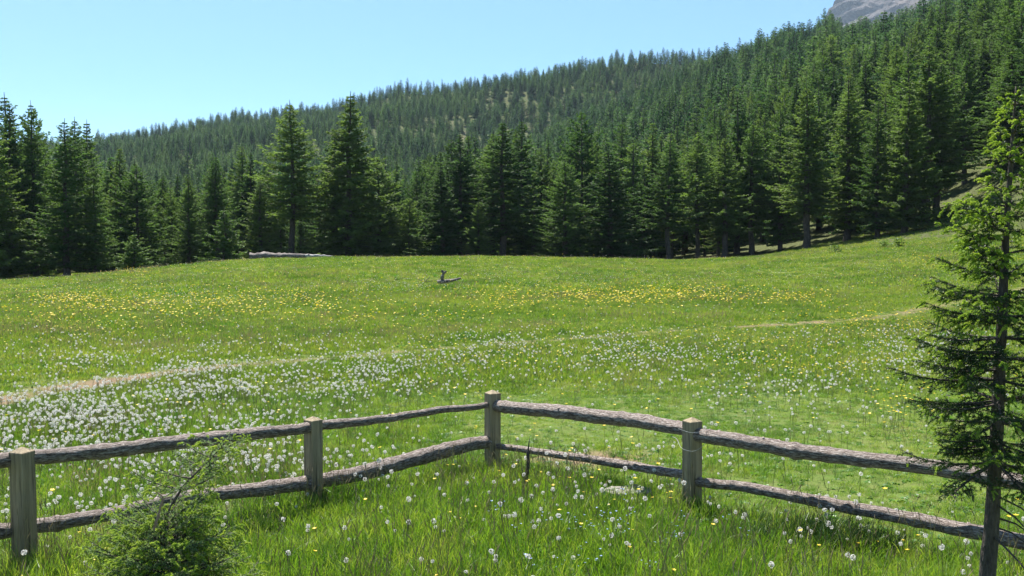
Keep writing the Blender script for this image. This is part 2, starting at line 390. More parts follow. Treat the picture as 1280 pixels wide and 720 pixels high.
# ------------------------------------------------------------------ conifers
def conifer(seed, H=14., R=2.3, c0=1.2, nw=44, nb=6, sag=.22, lift=.35, tw=.34, dens=1., width=.05, irregular=.35, lean=.0, point=.85, dead=10, branch=True, crossed=2):
    rs_ = np.random.default_rng(seed)
    tm = MB(); cm = MB()
    hs = np.linspace(0, H, 14); wx = np.cumsum(rs_.normal(0, .035, 14)) * (1 if lean == 0 else 2); wy = np.cumsum(rs_.normal(0, .035, 14))
    wx -= wx[0]; wy -= wy[0]
    rad = .0135 * H * (1 - hs / H) ** .85 + .012; rad[0] *= 1.3
    pts = np.stack([wx, wy, hs - np.where(hs == 0, .4, 0)], 1)
    tube(tm, pts, rad, 8, 0, .12, seed, True)
    cx = lambda h: np.interp(h, hs, wx); cy = lambda h: np.interp(h, hs, wy)
    # branch list
    P = []; 
    rel = np.linspace(0, 1, nw) ** 1.08
    gap = rs_.uniform(.75, 1.15, 8)                                   # fuller and thinner sides
    for k in range(nw):
        e = rel[k]; h0 = c0 + (H * .962 - c0) * e
        full = (1 - e) ** point * min(1., .55 + e * 4) 
        n = max(3, int(round(nb * (1 if e < .8 else .75))))
        a0 = rs_.uniform(0, 6.28)
        for b_ in range(n):
            az = a0 + 6.283 * b_ / n + rs_.normal(0, .25)
            L = R * full * gap[int(az / .785) % 8] * (1 - irregular + irregular * 1.7 * rs_.random()) + .10
            if e > .06 and rs_.random() < .05: continue
            P.append((h0 + rs_.normal(0, .19) * (1 - e) , az, L, e))
    P = np.array(P); h0, az, L, e = P.T; nB = len(P)
    pitch = np.radians(-12 + 46 * e ** 1.2) + rs_.normal(0, .12, nB)
    d = np.stack([np.cos(az) * np.cos(pitch), np.sin(az) * np.cos(pitch), np.sin(pitch)], 1)
    base = np.stack([cx(h0), cy(h0), h0], 1)
    sg = sag * (1 - e) + .02
    def bp(i, t):
        p = base[i] + d[i] * (L[i] * t)[:, None]
        p[:, 2] += L[i] * (-sg[i] * np.sin(t * 2.4) * .55 + lift * .35 * t ** 3)
        return p
    if branch:
        sel = np.arange(nB)
        ts = np.array([0, .35, .7, 1.0]); rr = np.array([.011, .008, .005, .002])
        ring = []
        for t, r_ in zip(ts, rr):
            p = bp(sel, np.full(nB, t)); r0 = r_ * (L + .6)
            s_ = np.stack([-np.sin(az), np.cos(az), 0 * az], 1); u_ = np.array([0, 0, 1.])
            ring.append(np.stack([p + s_ * r0[:, None], p - s_ * r0[:, None] * .5 + u_ * r0[:, None] * .9, p - s_ * r0[:, None] * .5 - u_ * r0[:, None] * .9], 1))
        V = np.stack(ring, 1)                                         # nB,4,3,3
        ii = np.arange(nB)[:, None, None] * 12 + np.arange(3)[None, :, None] * 3; jj = np.arange(3)[None, None]; j2 = (jj + 1) % 3
        Q = np.stack([ii + jj, ii + j2, ii + 3 + j2, ii + 3 + jj], -1).reshape(-1, 4)
        cm.add(V.reshape(-1, 3), Q, None, 1)
    # dead lower branches
    for k in range(dead):
        h = rs_.uniform(.4, c0 + 1.5); a = rs_.uniform(0, 6.28); l = rs_.uniform(.4, 1.3)
        p0 = np.array([cx(h), cy(h), h]); p1 = p0 + np.array([math.cos(a) * l, math.sin(a) * l, -.12 * l])
        tube(tm, [p0, (p0 + p1) / 2 + [0, 0, .05], p1], [.02, .012, .004], 4, 0, 0, 0, False)
    # twigs: sprays of needles left and right of every branch, hanging a little
    cnt = np.maximum(6, (L * 29 * dens).astype(int)); idx = np.repeat(np.arange(nB), cnt); n = len(idx)
    t = rs_.random(n) ** .8 * .95 + .08; t = np.minimum(t, 1.)
    p = bp(idx, t); side = np.where(rs_.random(n) < .5, 1, -1)
    fw = np.radians(rs_.uniform(25, 75, n)) * side
    da = az[idx] + fw
    tl = tw * (.45 + .75 * (1 - t)) * (.6 + .5 * np.minimum(L[idx], 2) / 2) * rs_.uniform(.6, 1.35, n)
    tp = rs_.normal(-.12, .33, n) + .25 * e[idx]
    dd = np.stack([np.cos(da) * np.cos(tp), np.sin(da) * np.cos(tp), np.sin(tp)], 1)
    for c_ in range(crossed):
        roll = rs_.uniform(-1.0, 1.0, n) + (1.4 if c_ else 0)
        s1 = np.stack([-np.sin(da), np.cos(da), np.zeros(n)], 1); u1 = np.cross(dd, s1)
        sv = s1 * np.cos(roll)[:, None] + u1 * np.sin(roll)[:, None]
        wd = (width * .8 * rs_.uniform(.6, 1.4, n))[:, None]; T = tl[:, None]
        ofs = rs_.normal(0, .03, (n, 3)) if c_ else 0
        b0 = p + ofs
        v = np.stack([b0, b0 + dd * T * .45 + sv * wd, b0 + dd * T + np.array([0, 0, -.06]) * T, b0 + dd * T * .55 - sv * wd], 1)
        cm.add(v.reshape(-1, 3), np.arange(n * 4).reshape(-1, 4), None, 0)
    return tm, cm

def tree_meshes(nm, mats, **kw):
    t, c_ = conifer(**kw); return t.mesh('trunk_' + nm, M_bark), c_.mesh('crown_' + nm, mats), kw['H'], kw['R']
NM = [M_needle, M_bark]; AM = [M_larch, M_bark]; LM = [M_needle_light, M_bark]
PROT = {
 'spruce': [tree_meshes('a', NM, seed=1, H=14, R=2.5, c0=1.0, nw=46, nb=7, dens=1.15),
            tree_meshes('b', NM, seed=2, H=14, R=2.2, c0=1.6, nw=44, nb=6, dens=1.05, irregular=.5),
            tree_meshes('c', NM, seed=3, H=13, R=2.4, c0=.6, nw=42, nb=7, dens=1.1, point=.75),
            tree_meshes('k', NM, seed=41, H=14, R=2.5, c0=1.8, nw=38, nb=5, dens=1.0, irregular=.6, point=.62, sag=.3, width=.042),
            tree_meshes('l', AM, seed=42, H=14, R=2.0, c0=3.0, nw=40, nb=5, dens=1.0, irregular=.5, point=.55, lean=1, width=.042),
            tree_meshes('d', NM, seed=4, H=15, R=2.3, c0=3.4, nw=44, nb=6, dens=1.0, irregular=.5, point=.7)],
 'larch': [tree_meshes('e', AM, seed=5, H=14, R=2.8, c0=1.2, nw=46, nb=6, dens=1.1, sag=.1, lift=.5, width=.042, irregular=.4, point=.72),
           tree_meshes('f', AM, seed=6, H=14, R=2.5, c0=4.2, nw=36, nb=6, dens=1.1, sag=.08, lift=.5, width=.042, irregular=.42, point=.75, dead=22),
           tree_meshes('g', AM, seed=8, H=10, R=3.0, c0=1.0, nw=28, nb=6, dens=1.3, sag=.05, lift=.5, width=.042, irregular=.5, point=.55)],
 'young': [tree_meshes('h', LM, seed=9, H=4, R=1.2, c0=.1, nw=20, nb=6, dens=1.8, tw=.26, sag=.02, lift=.6, width=.035, dead=0),
           tree_meshes('i', LM, seed=10, H=4, R=1.05, c0=.1, nw=22, nb=6, dens=1.8, tw=.24, sag=.05, lift=.6, width=.035, dead=0)],
 'slope': [tree_meshes('j', [M_needle_far, M_bark], seed=s_, H=11, R=r_, c0=.6, nw=24, nb=6, dens=.62, tw=.5, width=.12, crossed=1, branch=False, dead=0, irregular=.45, point=pt)
           for s_, r_, pt in ((21, 1.9, .8), (22, 1.7, .65), (23, 2.0, .7), (24, 1.6, .75), (25, 1.9, .55))],
}
def plant_tree(kindname, var, loc, H, hw, label, group, name, rz=None):
    tm_, cm_, h, R = PROT[kindname][var % len(PROT[kindname])]
    e = empty(name, loc, random.uniform(0, 6.28) if rz is None else rz); s = H / h; sx = hw / R if hw else s * random.uniform(.85, 1.15)
    e.scale = (sx, sx, s); tag(e, label, 'tree', group)
    for nm, me in (('trunk', tm_), ('crown', cm_)):
        o = bpy.data.objects.new(nm, me); C.objects.link(o); o.parent = e
    return e

# trees one can single out, from the left: (kind, variant, column, top row, distance, half width px, label)
HERO = [
 ('spruce', 2, -6, 128, 68, 42, 'tall dark conifer cut off by the left edge of the picture'),
 ('spruce', 0, 14, 125, 72, 34, 'tall conifer with a thin sky-lit tip at the far left, left of its twin'),
 ('larch', 0, 45, 124, 74, 38, 'tall conifer with a bare spiky tip, the highest of the far left stand'),
 ('larch', 0, 84, 147, 69, 46, 'broad conifer with a pointed tip at the right end of the far left stand'),
 ('larch', 0, 119, 205, 70, 27, 'lower bushy conifer leaning out on the right of the far left stand'),
 ('larch', 2, 172, 204, 78, 42, 'wide round-topped larch behind the little pale spruce on the left'),
 ('young', 0, 168, 292, 64, 20, 'little pale green spruce alone at the meadow edge, left of the fallen log'),
 ('larch', 2, 214, 232, 84, 20, 'narrow larch just right of the wide round-topped larch'),
 ('larch', 0, 237, 214, 80, 25, 'light green full larch between the round-topped larch and the thin spiky larch'),
 ('larch', 1, 273, 192, 82, 25, 'thin spiky larch rising behind the bright young spruce'),
 ('young', 1, 281, 262, 70, 25, 'bright green young spruce at the meadow edge, just left of the fallen log'),
 ('larch', 1, 303, 178, 90, 24, 'slim conifer half hidden behind the left end of the fallen log'),
 ('spruce', 0, 326, 222, 76, 27, 'shorter dark spruce right behind the left end of the fallen log'),
 ('larch', 1, 363, 124, 80, 42, 'tall airy larch with a dark straight trunk above the middle of the fallen log'),
 ('spruce', 5, 418, 165, 84, 28, 'dark conifer pressed against the left side of the tallest tree'),
 ('spruce', 0, 436, 113, 80, 50, 'tallest dark broad spruce, at the right end of the fallen log'),
 ('larch', 2, 472, 192, 84, 42, 'lower spreading larch on the right side of the tallest tree'),
 ('larch', 2, 513, 245, 82, 24, 'short conifer in the gap between the spreading larch and the dark pointed spruce'),
 ('spruce', 0, 553, 203, 80, 32, 'dark pointed spruce directly above the dead branch in the meadow'),
 ('larch', 0, 597, 250, 80, 22, 'short pale larch between two taller dark spruces'),
 ('spruce', 5, 628, 148, 82, 37, 'tall dark narrow spruce at the centre of the tree line'),
 ('spruce', 1, 668, 236, 84, 25, 'short conifer tucked between the central tall spruce and its shaggy neighbour'),
 ('larch', 0, 708, 198, 79, 38, 'shaggy grey green conifer with drooping lower boughs right of centre'),
 ('spruce', 2, 762, 184, 79, 42, 'wide cone-shaped spruce, the second big tree right of the central tall spruce'),
 ('spruce', 1, 805, 200, 84, 26, 'dim conifer behind the gap right of the wide cone-shaped spruce'),
 ('larch', 1, 836, 172, 79, 32, 'tall larch with bare lower trunk where the shaded tree line begins'),
 ('larch', 1, 873, 160, 82, 30, 'dark bare-stemmed larch, second along the shaded tree line'),
 ('spruce', 5, 905, 168, 80, 30, 'dense spruce, third along the shaded tree line'),
 ('larch', 1, 940, 150, 84, 34, 'high larch with exposed trunk left of the thick leaning trunk'),
 ('larch', 0, 975, 130, 84, 30, 'narrow larch close on the left of the thick trunk tree'),
 ('spruce', 5, 1007, 104, 78, 38, 'big conifer on a thick dark trunk where the meadow starts to climb'),
 ('spruce', 1, 1058, 88, 80, 36, 'high bright-sided conifer right of the thick trunk tree'),
 ('larch', 0, 1096, 120, 76, 32, 'dark full conifer over the shaded bank on the right'),
 ('spruce', 0, 1130, 102, 74, 38, 'broad spruce above the leafy plants on the shaded bank'),
 ('spruce', 5, 1170, 75, 80, 36, 'tall dark spruce left of the sunlit gap in the forest'),
 ('larch', 1, 1204, 70, 88, 30, 'high conifer standing right behind the sunlit gap in the forest'),
 ('spruce', 0, 1262, 60, 82, 46, 'large pale-sided conifer behind the tip of the foreground young spruce'),
]
taken = []
edge_group = 'conifers standing along the edge of the meadow'
for kd, var, px, row, D, hwp, lab in HERO:
    x = (px - 640) / F * D; z = float(ground(x, D)); top = EYE + D * elev(row)
    if kd != 'young': x = float(x)
    plant_tree(kd, var, (x, D, z - .05), top - z, hwp * 1.3 / F * D, lab, edge_group, {'larch': 'larch_tree', 'spruce': 'spruce_tree', 'young': 'young_spruce'}[kd])
    taken.append((x, D))
taken = np.array(taken)

# all the other trees: jittered grid over the forest, seen part by part
def scatter_trees():
    out = []
    for (y0, y1, sp) in ((62, 160, 3.9), (160, 330, 5.0), (330, 690, 4.7)):
        xr = y1 * .75
        gx, gy = np.meshgrid(np.arange(-xr, xr, sp), np.arange(y0, y1, sp))
        x = (gx + rng.uniform(-.5, .5, gx.shape) * sp).ravel(); y = (gy + rng.uniform(-.5, .5, gx.shape) * sp).ravel()
        k = np.abs(x) < y * .72; out.append(np.stack([x[k], y[k]], 1))
    P = np.concatenate(out); x, y = P.T; z = ground(x, y)
    keep = forest_mask(x, y) > .75
    az = np.arctan2(x, y); px = 640 + F * np.tan(az)
    edge = np.interp(px, [-400, 0, 170, 300, 850, 950, 1010, 1100, 1200, 1280, 1500], [74, 74, 80, 84, 82, 82, 80, 76, 78, 78, 60])
    keep &= (y > edge)
    # the stand on the left and centre is a belt; a sunlit gap on the right
    keep &= ~((px > 1172) & (px < 1238) & (y < 98) )
    keep &= ~((px < 470) & (y > 105) & (y < 175) & (rng.random(len(x)) < .6))
    cm = clear_mask(x, y, z)
    c2 = clear_mask(x, y + 0, z + 7) 
    keep &= rng.random(len(x)) > cm * np.where(px > 900, .9, .42)
    keep &= rng.random(len(x)) > c2 * np.where(px > 900, .5, .10)
    keep &= ~((y > 350) & (rng.random(len(x)) < .12 * sstep(.5, .75, fbm(x / 30, y / 30, 3, 8))))
    keep &= ~((y > 200) & (rng.random(len(x)) < np.where(y > 330, .18, .35) * sstep(.5, .62, fbm(x / 9, y / 14, 3, 9)))) 
    d = np.full(len(x), 99.)
    for a, b in taken: d = np.minimum(d, np.hypot(x - a, y - b))
    keep &= d > 2.6
    return x[keep], y[keep], z[keep]
tx, ty, tz = scatter_trees()
px = 640 + F * tx / ty
th = np.interp(ty, [80, 130, 300, 600], [12.5, 13, 11.4, 10]) * np.random.default_rng(3).uniform(.72, 1.18, len(tx)) * np.interp(px, [0, 125, 170, 350, 600, 1100, 1280], [1.0, .95, .68, .75, .85, 1.0, 1.05])
th *= .8 + .45 * fbm(tx / 14, ty / 14, 3, 77)
small = rng.random(len(tx)) < .12; th[small] *= .6
thw = th * rng.uniform(.17, .25, len(tx)) * np.interp(ty, [80, 300, 600], [1, 1.1, 1.28])
# how much of each tree shows (coarse painter's pass from the nearest on)
W_, H_ = 640, 360
cover = np.zeros((H_, W_), np.float32); vis = np.zeros(len(tx)); order = np.argsort(ty)
def stamp(x, y, z, h, hw, count):
    p0x, p0y = project(x, y, z); _, p1y = project(x, y, z + h); hp = hw / y * F
    r0 = int(max(0, p1y / 2)); r1 = int(min(H_ - 1, p0y / 2)); got = 0
    if r1 <= r0: return 0
    for r in range(r0, r1 + 1):
        f = (r * 2 - p1y) / max(p0y - p1y, 1); wv = hp * min(1, f * 1.05 + .05) * .5 * .8
        a = int(max(0, p0x / 2 - wv)); b = int(min(W_, p0x / 2 + wv + 1))
        if b > a:
            s = cover[r, a:b]; got += float((1 - s).sum()); s += (1 - s) * .85
    return got
for (kd, var, hpx, row, D, hwp, lab), (a, b) in zip(HERO, taken):
    z = float(ground(a, b)); stamp(a, b, z, EYE + D * elev(row) - z, hwp / F * D, False)
for k in order:
    if -80 < px[k] < 1360: vis[k] = stamp(tx[k], ty[k], tz[k], th[k], thw[k], True)
NIND = 300 - len(HERO)
rank = np.argsort(-vis); ind = rank[:NIND]; rest = np.ones(len(tx), bool); rest[ind] = False
HS = sorted([(h[2], i) for i, h in enumerate(HERO) if h[0] != 'young'])
SHORT = {-6: 'tree cut by the left edge', 14: 'thin-tipped left conifer', 45: 'highest far left conifer', 84: 'broad far left conifer', 119: 'leaning bushy conifer', 172: 'round-topped larch',
 214: 'narrow conifer beside the round-topped larch', 237: 'light green full larch', 273: 'thin spiky larch', 303: 'slim conifer by the log', 326: 'short dark spruce by the log', 363: 'tall airy larch over the log',
 418: 'dark conifer left of the tallest', 436: 'tallest middle tree', 472: 'spreading larch', 513: 'short gap conifer', 553: 'dark pointed spruce', 597: 'short pale larch', 628: 'central tall spruce',
 668: 'tucked short conifer', 708: 'shaggy conifer', 762: 'wide cone-shaped spruce', 805: 'dim gap conifer', 836: 'bare-trunked tall larch', 873: 'second shaded larch', 905: 'third shaded spruce',
 940: 'exposed-trunk larch', 975: 'narrow larch by the thick trunk', 1007: 'thick-trunk conifer', 1058: 'bright-sided conifer', 1096: 'dark bank conifer', 1130: 'broad bank spruce', 1170: 'spruce left of the sunlit gap',
 1204: 'conifer behind the sunlit gap', 1262: 'large pale-sided conifer'}
def base_zone(p, y):
    if p > 900 and y > 125: return 'on the right slope above the '
    if y > 250: return 'high on the mountainside above the '
    if y > 125: return 'on the lower hillside above the '
    return 'in the row behind the '
cells = {}
for k in ind:
    near = min(HS, key=lambda h: abs(h[0] - px[k]))[0]; cells.setdefault((base_zone(px[k], ty[k]), near), []).append(k)
LAB = {}
for (bz, near), ks in cells.items():
    ks = sorted(ks, key=lambda k: -(th[k] / ty[k] + tz[k] / ty[k])); grp = ('conifers ' + bz + SHORT[near]).strip()
    for j, k in enumerate(ks):
        if len(ks) == 1: w = 'only large conifer '
        elif j == 0: w = 'highest conifer of those '
        elif j == len(ks) - 1: w = 'lowest conifer of those '
        else: w = 'mid-height conifer of those '
        LAB[k] = (w + bz + SHORT[near], grp)
for n_, k in enumerate(ind):
    lab, grp = LAB[k]
    if ty[k] < 170:
        kd = 'larch' if rng.random() < .45 else 'spruce'
    else: kd = 'slope'
    plant_tree(kd, int(rng.integers(0, 9)), (tx[k], ty[k], tz[k] - .1), th[k], thw[k] * (1.0 if kd != 'larch' else 1.15), lab, grp, 'larch_tree' if kd == 'larch' else 'conifer_tree')

def instancer(name, protos, P, rot, scl, idx):
    me = bpy.data.meshes.new(name); me.vertices.add(len(P)); me.vertices.foreach_set('co', np.asarray(P, np.float32).ravel())
    for nm, ty_, val, key in (('irot', 'FLOAT_VECTOR', rot, 'vector'), ('iscl', 'FLOAT_VECTOR', scl, 'vector'), ('iidx', 'INT', idx, 'value')):
        a = me.attributes.new(nm, ty_, 'POINT'); a.data.foreach_set(key, np.asarray(val).astype(np.int32 if ty_ == 'INT' else np.float32).ravel())
    o = link(bpy.data.objects.new(name, me))
    ng = bpy.data.node_groups.new(name + '_nodes', 'GeometryNodeTree')
    ng.interface.new_socket('Geometry', in_out='INPUT', socket_type='NodeSocketGeometry'); ng.interface.new_socket('Geometry', in_out='OUTPUT', socket_type='NodeSocketGeometry')
    gi = ng.nodes.new('NodeGroupInput'); gout = ng.nodes.new('NodeGroupOutput'); L = ng.links.new
    iop = ng.nodes.new('GeometryNodeInstanceOnPoints'); jn = ng.nodes.new('GeometryNodeJoinGeometry')
    for po in reversed(list(protos)):                 # a join reads its links last to first
        oi = ng.nodes.new('GeometryNodeObjectInfo'); oi.inputs['Object'].default_value = po; oi.inputs['As Instance'].default_value = True
        L(oi.outputs['Geometry'], jn.inputs[0])
    def na_(nm, dt):
        n = ng.nodes.new('GeometryNodeInputNamedAttribute'); n.data_type = dt; n.inputs[0].default_value = nm; return n.outputs['Attribute']
    e2r = ng.nodes.new('FunctionNodeEulerToRotation'); L(na_('irot', 'FLOAT_VECTOR'), e2r.inputs[0])
    L(gi.outputs[0], iop.inputs['Points']); L(jn.outputs[0], iop.inputs['Instance']); iop.inputs['Pick Instance'].default_value = True
    L(na_('iidx', 'INT'), iop.inputs['Instance Index']); L(e2r.outputs[0], iop.inputs['Rotation']); L(na_('iscl', 'FLOAT_VECTOR'), iop.inputs['Scale'])
    L(iop.outputs[0], gout.inputs[0])
    md = o.modifiers.new('scatter', 'NODES'); md.node_group = ng
    return o
def proto(me): return bpy.data.objects.new(me.name, me)          # never linked: only a source for the scatter
# mesh of trunk + crown in one for the far forest
def far_proto(s_, r_, pt):
    t, c_ = conifer(seed=s_, H=11, R=r_, c0=.6, nw=24, nb=6, dens=.62, tw=.5, width=.10, crossed=1, branch=False, dead=0, irregular=.4, point=pt * .85)
    off = c_.n
    for v, in zip(t.v): pass
    base = c_.n; c_.v += t.v; c_.n += t.n
    for q_ in t.q: c_.q.append(q_ + base); c_.qm.append(np.full(len(q_), 1))
    for q_ in t.t: c_.t.append(q_ + base); c_.tm.append(np.full(len(q_), 1))
    return proto(c_.mesh('far_conifer', [M_needle_far, M_bark]))
fp = [far_proto(*a) for a in ((31, 1.9, .8), (32, 1.6, .65), (33, 2.0, .7), (34, 1.7, .75), (35, 2.0, .55), (36, 1.5, .9))]
r_ = np.where(rest)[0]; n = len(r_)
fo = instancer('mountain_forest', fp, np.stack([tx[r_], ty[r_], tz[r_] - .15], 1),
               np.stack([rng.normal(0, .02, n), rng.normal(0, .02, n), rng.uniform(0, 6.28, n)], 1),
               np.stack([thw[r_] / 1.85, thw[r_] / 1.85, th[r_] / 11], 1), rng.integers(0, len(fp), n))
kind(fo, 'stuff', 'dense dark conifer forest covering the mountainside behind the meadow', 'forest')
print('trees', len(tx), 'individual', len(ind), 'min vis', vis[ind].min())

# ------------------------------------------------------------------ the air between
def haze():
    mb = MB(); x0, x1, y0, y1, z0, z1 = -3750, 3750, -3750, 3750, -25, 960
    v = [(x, y, z) for z in (z0, z1) for y in (y0, y1) for x in (x0, x1)]
    mb.add(v, [(0, 2, 3, 1), (4, 5, 7, 6), (0, 1, 5, 4), (2, 6, 7, 3), (0, 4, 6, 2), (1, 3, 7, 5)])
    m = bpy.data.materials.new('air'); m.use_nodes = True; nt = m.node_tree; nt.nodes.remove(nt.nodes['Principled BSDF'])
    pv = N(nt, 'ShaderNodeVolumePrincipled'); pv.inputs['Color'].default_value = (.62, .80, 1, 1); pv.inputs['Density'].default_value = .00009; pv.inputs['Anisotropy'].default_value = .2
    nt.links.new(pv.outputs[0], nt.nodes['Material Output'].inputs['Volume'])
    kind(mb.obj('haze', m), 'stuff', 'thin blue air between the meadow and the mountain', 'haze')
haze()

# ------------------------------------------------------------------ fence
M_rail = barkmat('rail_bark', [(.34, (.055, .034, .024)), (.45, (.18, .125, .095)), (.56, (.38, .30, .255)), (.68, (.70, .62, .56))], (5.5, 1, 1), 1.0, .03, .6, 7, 'bark_run')
def postmat():
    m, nt, p = newmat('post_wood'); tc = N(nt, 'ShaderNodeTexCoord'); mp = N(nt, 'ShaderNodeMapping'); mp.inputs['Scale'].default_value = (22, 22, 1.1)
    nt.links.new(tc.outputs['Object'], mp.inputs[0]); a = noise(nt, mp.outputs[0], 2, 6, .65); b_ = noise(nt, tc.outputs['Object'], 5, 3, .6)
    c = ramp(nt, a, [(.36, (.06, .04, .022)), (.42, (.20, .15, .085)), (.55, (.33, .25, .145)), (.7, (.46, .37, .235))])
    c = mix(nt, ramp(nt, b_, [(.4, (0, 0, 0)), (.7, (.55, .55, .55))]), c, (.23, .195, .13))
    nt.links.new(c, p.inputs['Base Color']); p.inputs['Roughness'].default_value = .8
    b = N(nt, 'ShaderNodeBump'); b.inputs['Strength'].default_value = .9; b.inputs['Distance'].default_value = .01
    nt.links.new(a, b.inputs['Height']); nt.links.new(b.outputs[0], p.inputs['Normal']); return m
M_post = postmat()
POSTS = [(28, 558, 5.8, .105, 44), (391, 520, 7.4, .105, 38), (615.5, 487, 8.5, .108, 30), (866, 521, 7.2, .108, 36), (1335, 575, 5.55, .108, 40)]
fence = empty('log_rail_fence', (at(615, 500, 8.5).x, 8.5, 0))
tag(fence, 'wooden fence of square posts and bark-covered log rails turning a corner in the meadow', 'fence')
def child(o, par):                                   # parent while keeping world coordinates baked in the mesh
    o.parent = par; o.matrix_parent_inverse = Matrix.Translation(par.location).inverted(); return o
PP = []
for px_, row, D, s, ang in POSTS:
    top = at(px_, row, D); gz = float(ground(top.x, top.y)); PP.append(top)
    mb = MB(); h = s / 2; b0 = -.35; tz_ = top.z - gz; ch = tz_ - s * .27
    prof = [(b0, h), (ch - .004, h), (ch + .002, h * .985)]
    v = []
    nseg = 12; zs = list(np.linspace(b0, ch - .004, nseg)) + [ch]
    for k, zz in enumerate(zs):
        hh = h * (1 + .012 * math.sin(k * 2.1 + px_)) if k < nseg else h * .97
        bev = h * .12
        for (sx, sy) in ((1, 1), (-1, 1), (-1, -1), (1, -1)):
            if sx * sy > 0: v += [(sx * hh, sy * (hh - bev), zz), (sx * (hh - bev), sy * hh, zz)]
            else: v += [(sx * (hh - bev), sy * hh, zz), (sx * hh, sy * (hh - bev), zz)]
    K = len(zs); qd = [(k * 8 + j, k * 8 + (j + 1) % 8, k * 8 + 8 + (j + 1) % 8, k * 8 + 8 + j) for k in range(K - 1) for j in range(8)]
    tr = [((K - 1) * 8 + j, (K - 1) * 8 + (j + 1) % 8, K * 8) for j in range(8)]
    v.append((0, 0, tz_)); mb.add(v, qd, tr)
    o = mb.obj('post', M_post); az = math.atan2(top.x, top.y)
    o.location = (top.x, top.y, gz); o.rotation_euler = (0, random.uniform(-.01, .01), -az + math.radians(ang)); child(o, fence)
def rail(pts, rad, seed, wob=.10):
    """pts: (column, row, distance)"""
    P = spline([at(*p_) for p_ in pts], 130); n = len(P)
    rad = np.array(rad) * .9
    P[:, 2] += (fbm(np.linspace(0, 6, n), np.full(n, seed * 3.3), 3, seed) - .5) * .022
    rr = np.interp(np.linspace(0, 1, n), np.linspace(0, 1, len(rad)), rad)
    rs2 = np.random.default_rng(seed)
    for _ in range(5):
        c_ = rs2.uniform(.05, .95); rr = rr * (1 + rs2.uniform(.04, .12) * np.exp(-((np.linspace(0, 1, n) - c_) / .012) ** 2))
    mb = MB(); tube(mb, P, rr, 22, 0, wob, seed)
    for _ in range(6):                                   # knot stubs where branches were cut
        k = int(rs2.integers(8, n - 8)); a = rs2.uniform(-.4, 3.5); dv = np.array([0, -math.cos(a), math.sin(a)])
        tube(mb, [P[k] + dv * rr[k] * .6, P[k] + dv * (rr[k] * 1.12)], [.016, .009], 7, 0, .1, k)
    o = mb.obj('rail', M_rail, smooth=True); child(o, fence)
    arc = np.concatenate([[0], np.cumsum(np.linalg.norm(np.diff(P, axis=0), axis=1))]); th_ = np.linspace(0, 2 * np.pi, 22, endpoint=False)
    co = np.zeros((len(o.data.vertices), 3), np.float32); R_r = float(np.mean(rr)) * 22
    co[:n * 22] = np.stack([np.repeat(arc * 1.3 + seed * 7, 22), np.tile(np.cos(th_) * R_r * 1.6, n), np.tile(np.sin(th_) * R_r * 1.6, n)], 1)
    a = o.data.attributes.new('bark_run', 'FLOAT_VECTOR', 'POINT'); a.data.foreach_set('vector', co.ravel()); return o
d = lambda a, b, t: a + (b - a) * t
rail([(-420, 600, 5.1), (-100, 583, 5.45), (20, 574, 5.82)], [.052, .05, .05], 1)
rail([(34, 573, 5.83), (110, 566, 6.05), (230, 552, 6.5), (330, 540, 7.0), (388, 535, 7.38)], [.049, .05, .053, .046, .044], 2)
rail([(394, 532, 7.42), (470, 524, 7.75), (550, 513, 8.15), (611, 506, 8.48)], [.043, .036, .032, .028], 3)
rail([(-420, 712, 5.1), (-100, 672, 5.45), (20, 663, 5.82)], [.05, .05, .05], 4)
rail([(34, 660, 5.83), (130, 645, 6.15), (230, 622, 6.5), (330, 611, 7.0), (388, 604, 7.38)], [.05, .046, .048, .056, .062], 5)
rail([(394, 601, 7.42), (450, 592, 7.7), (520, 573, 8.0), (575, 558, 8.3), (611, 552, 8.48)], [.060, .066, .07, .066, .058], 6)
rail([(619, 508, 8.48), (700, 515, 8.05), (790, 525, 7.65), (863, 538, 7.22)], [.056, .064, .062, .055], 7)
rail([(869, 543, 7.18), (960, 557, 6.85), (1060, 572, 6.5), (1190, 588, 6.1), (1330, 612, 5.6)], [.058, .057, .055, .055, .052], 8)
rail([(619, 558, 8.48), (700, 569, 8.05), (790, 583, 7.65), (863, 594, 7.22)], [.028, .034, .038, .036], 9)
rail([(869, 601, 7.18), (960, 614, 6.85), (1060, 634, 6.5), (1190, 659, 6.1), (1330, 688, 5.6)], [.038, .042, .046, .05, .05], 10)
mb = MB(); M_wire = plain('wire', (.45, .45, .44), .5)
wp = at(866, 560, 7.2)
pts = [at(838, 545, 7.3), at(846, 549, 7.2), at(852, 560, 7.09), at(866, 564, 7.05), at(878, 558, 7.09), at(890, 545, 7.12), at(899, 549, 7.1), at(905, 560, 7.1), at(902, 570, 7.08)]
tube(mb, spline(pts, 60), .0012, 5)
tube(mb, spline([at(848, 536, 7.12), at(866, 541, 7.06), at(884, 537, 7.1)], 20), .0012, 5)
child(mb.obj('wire', M_wire, smooth=True), fence)

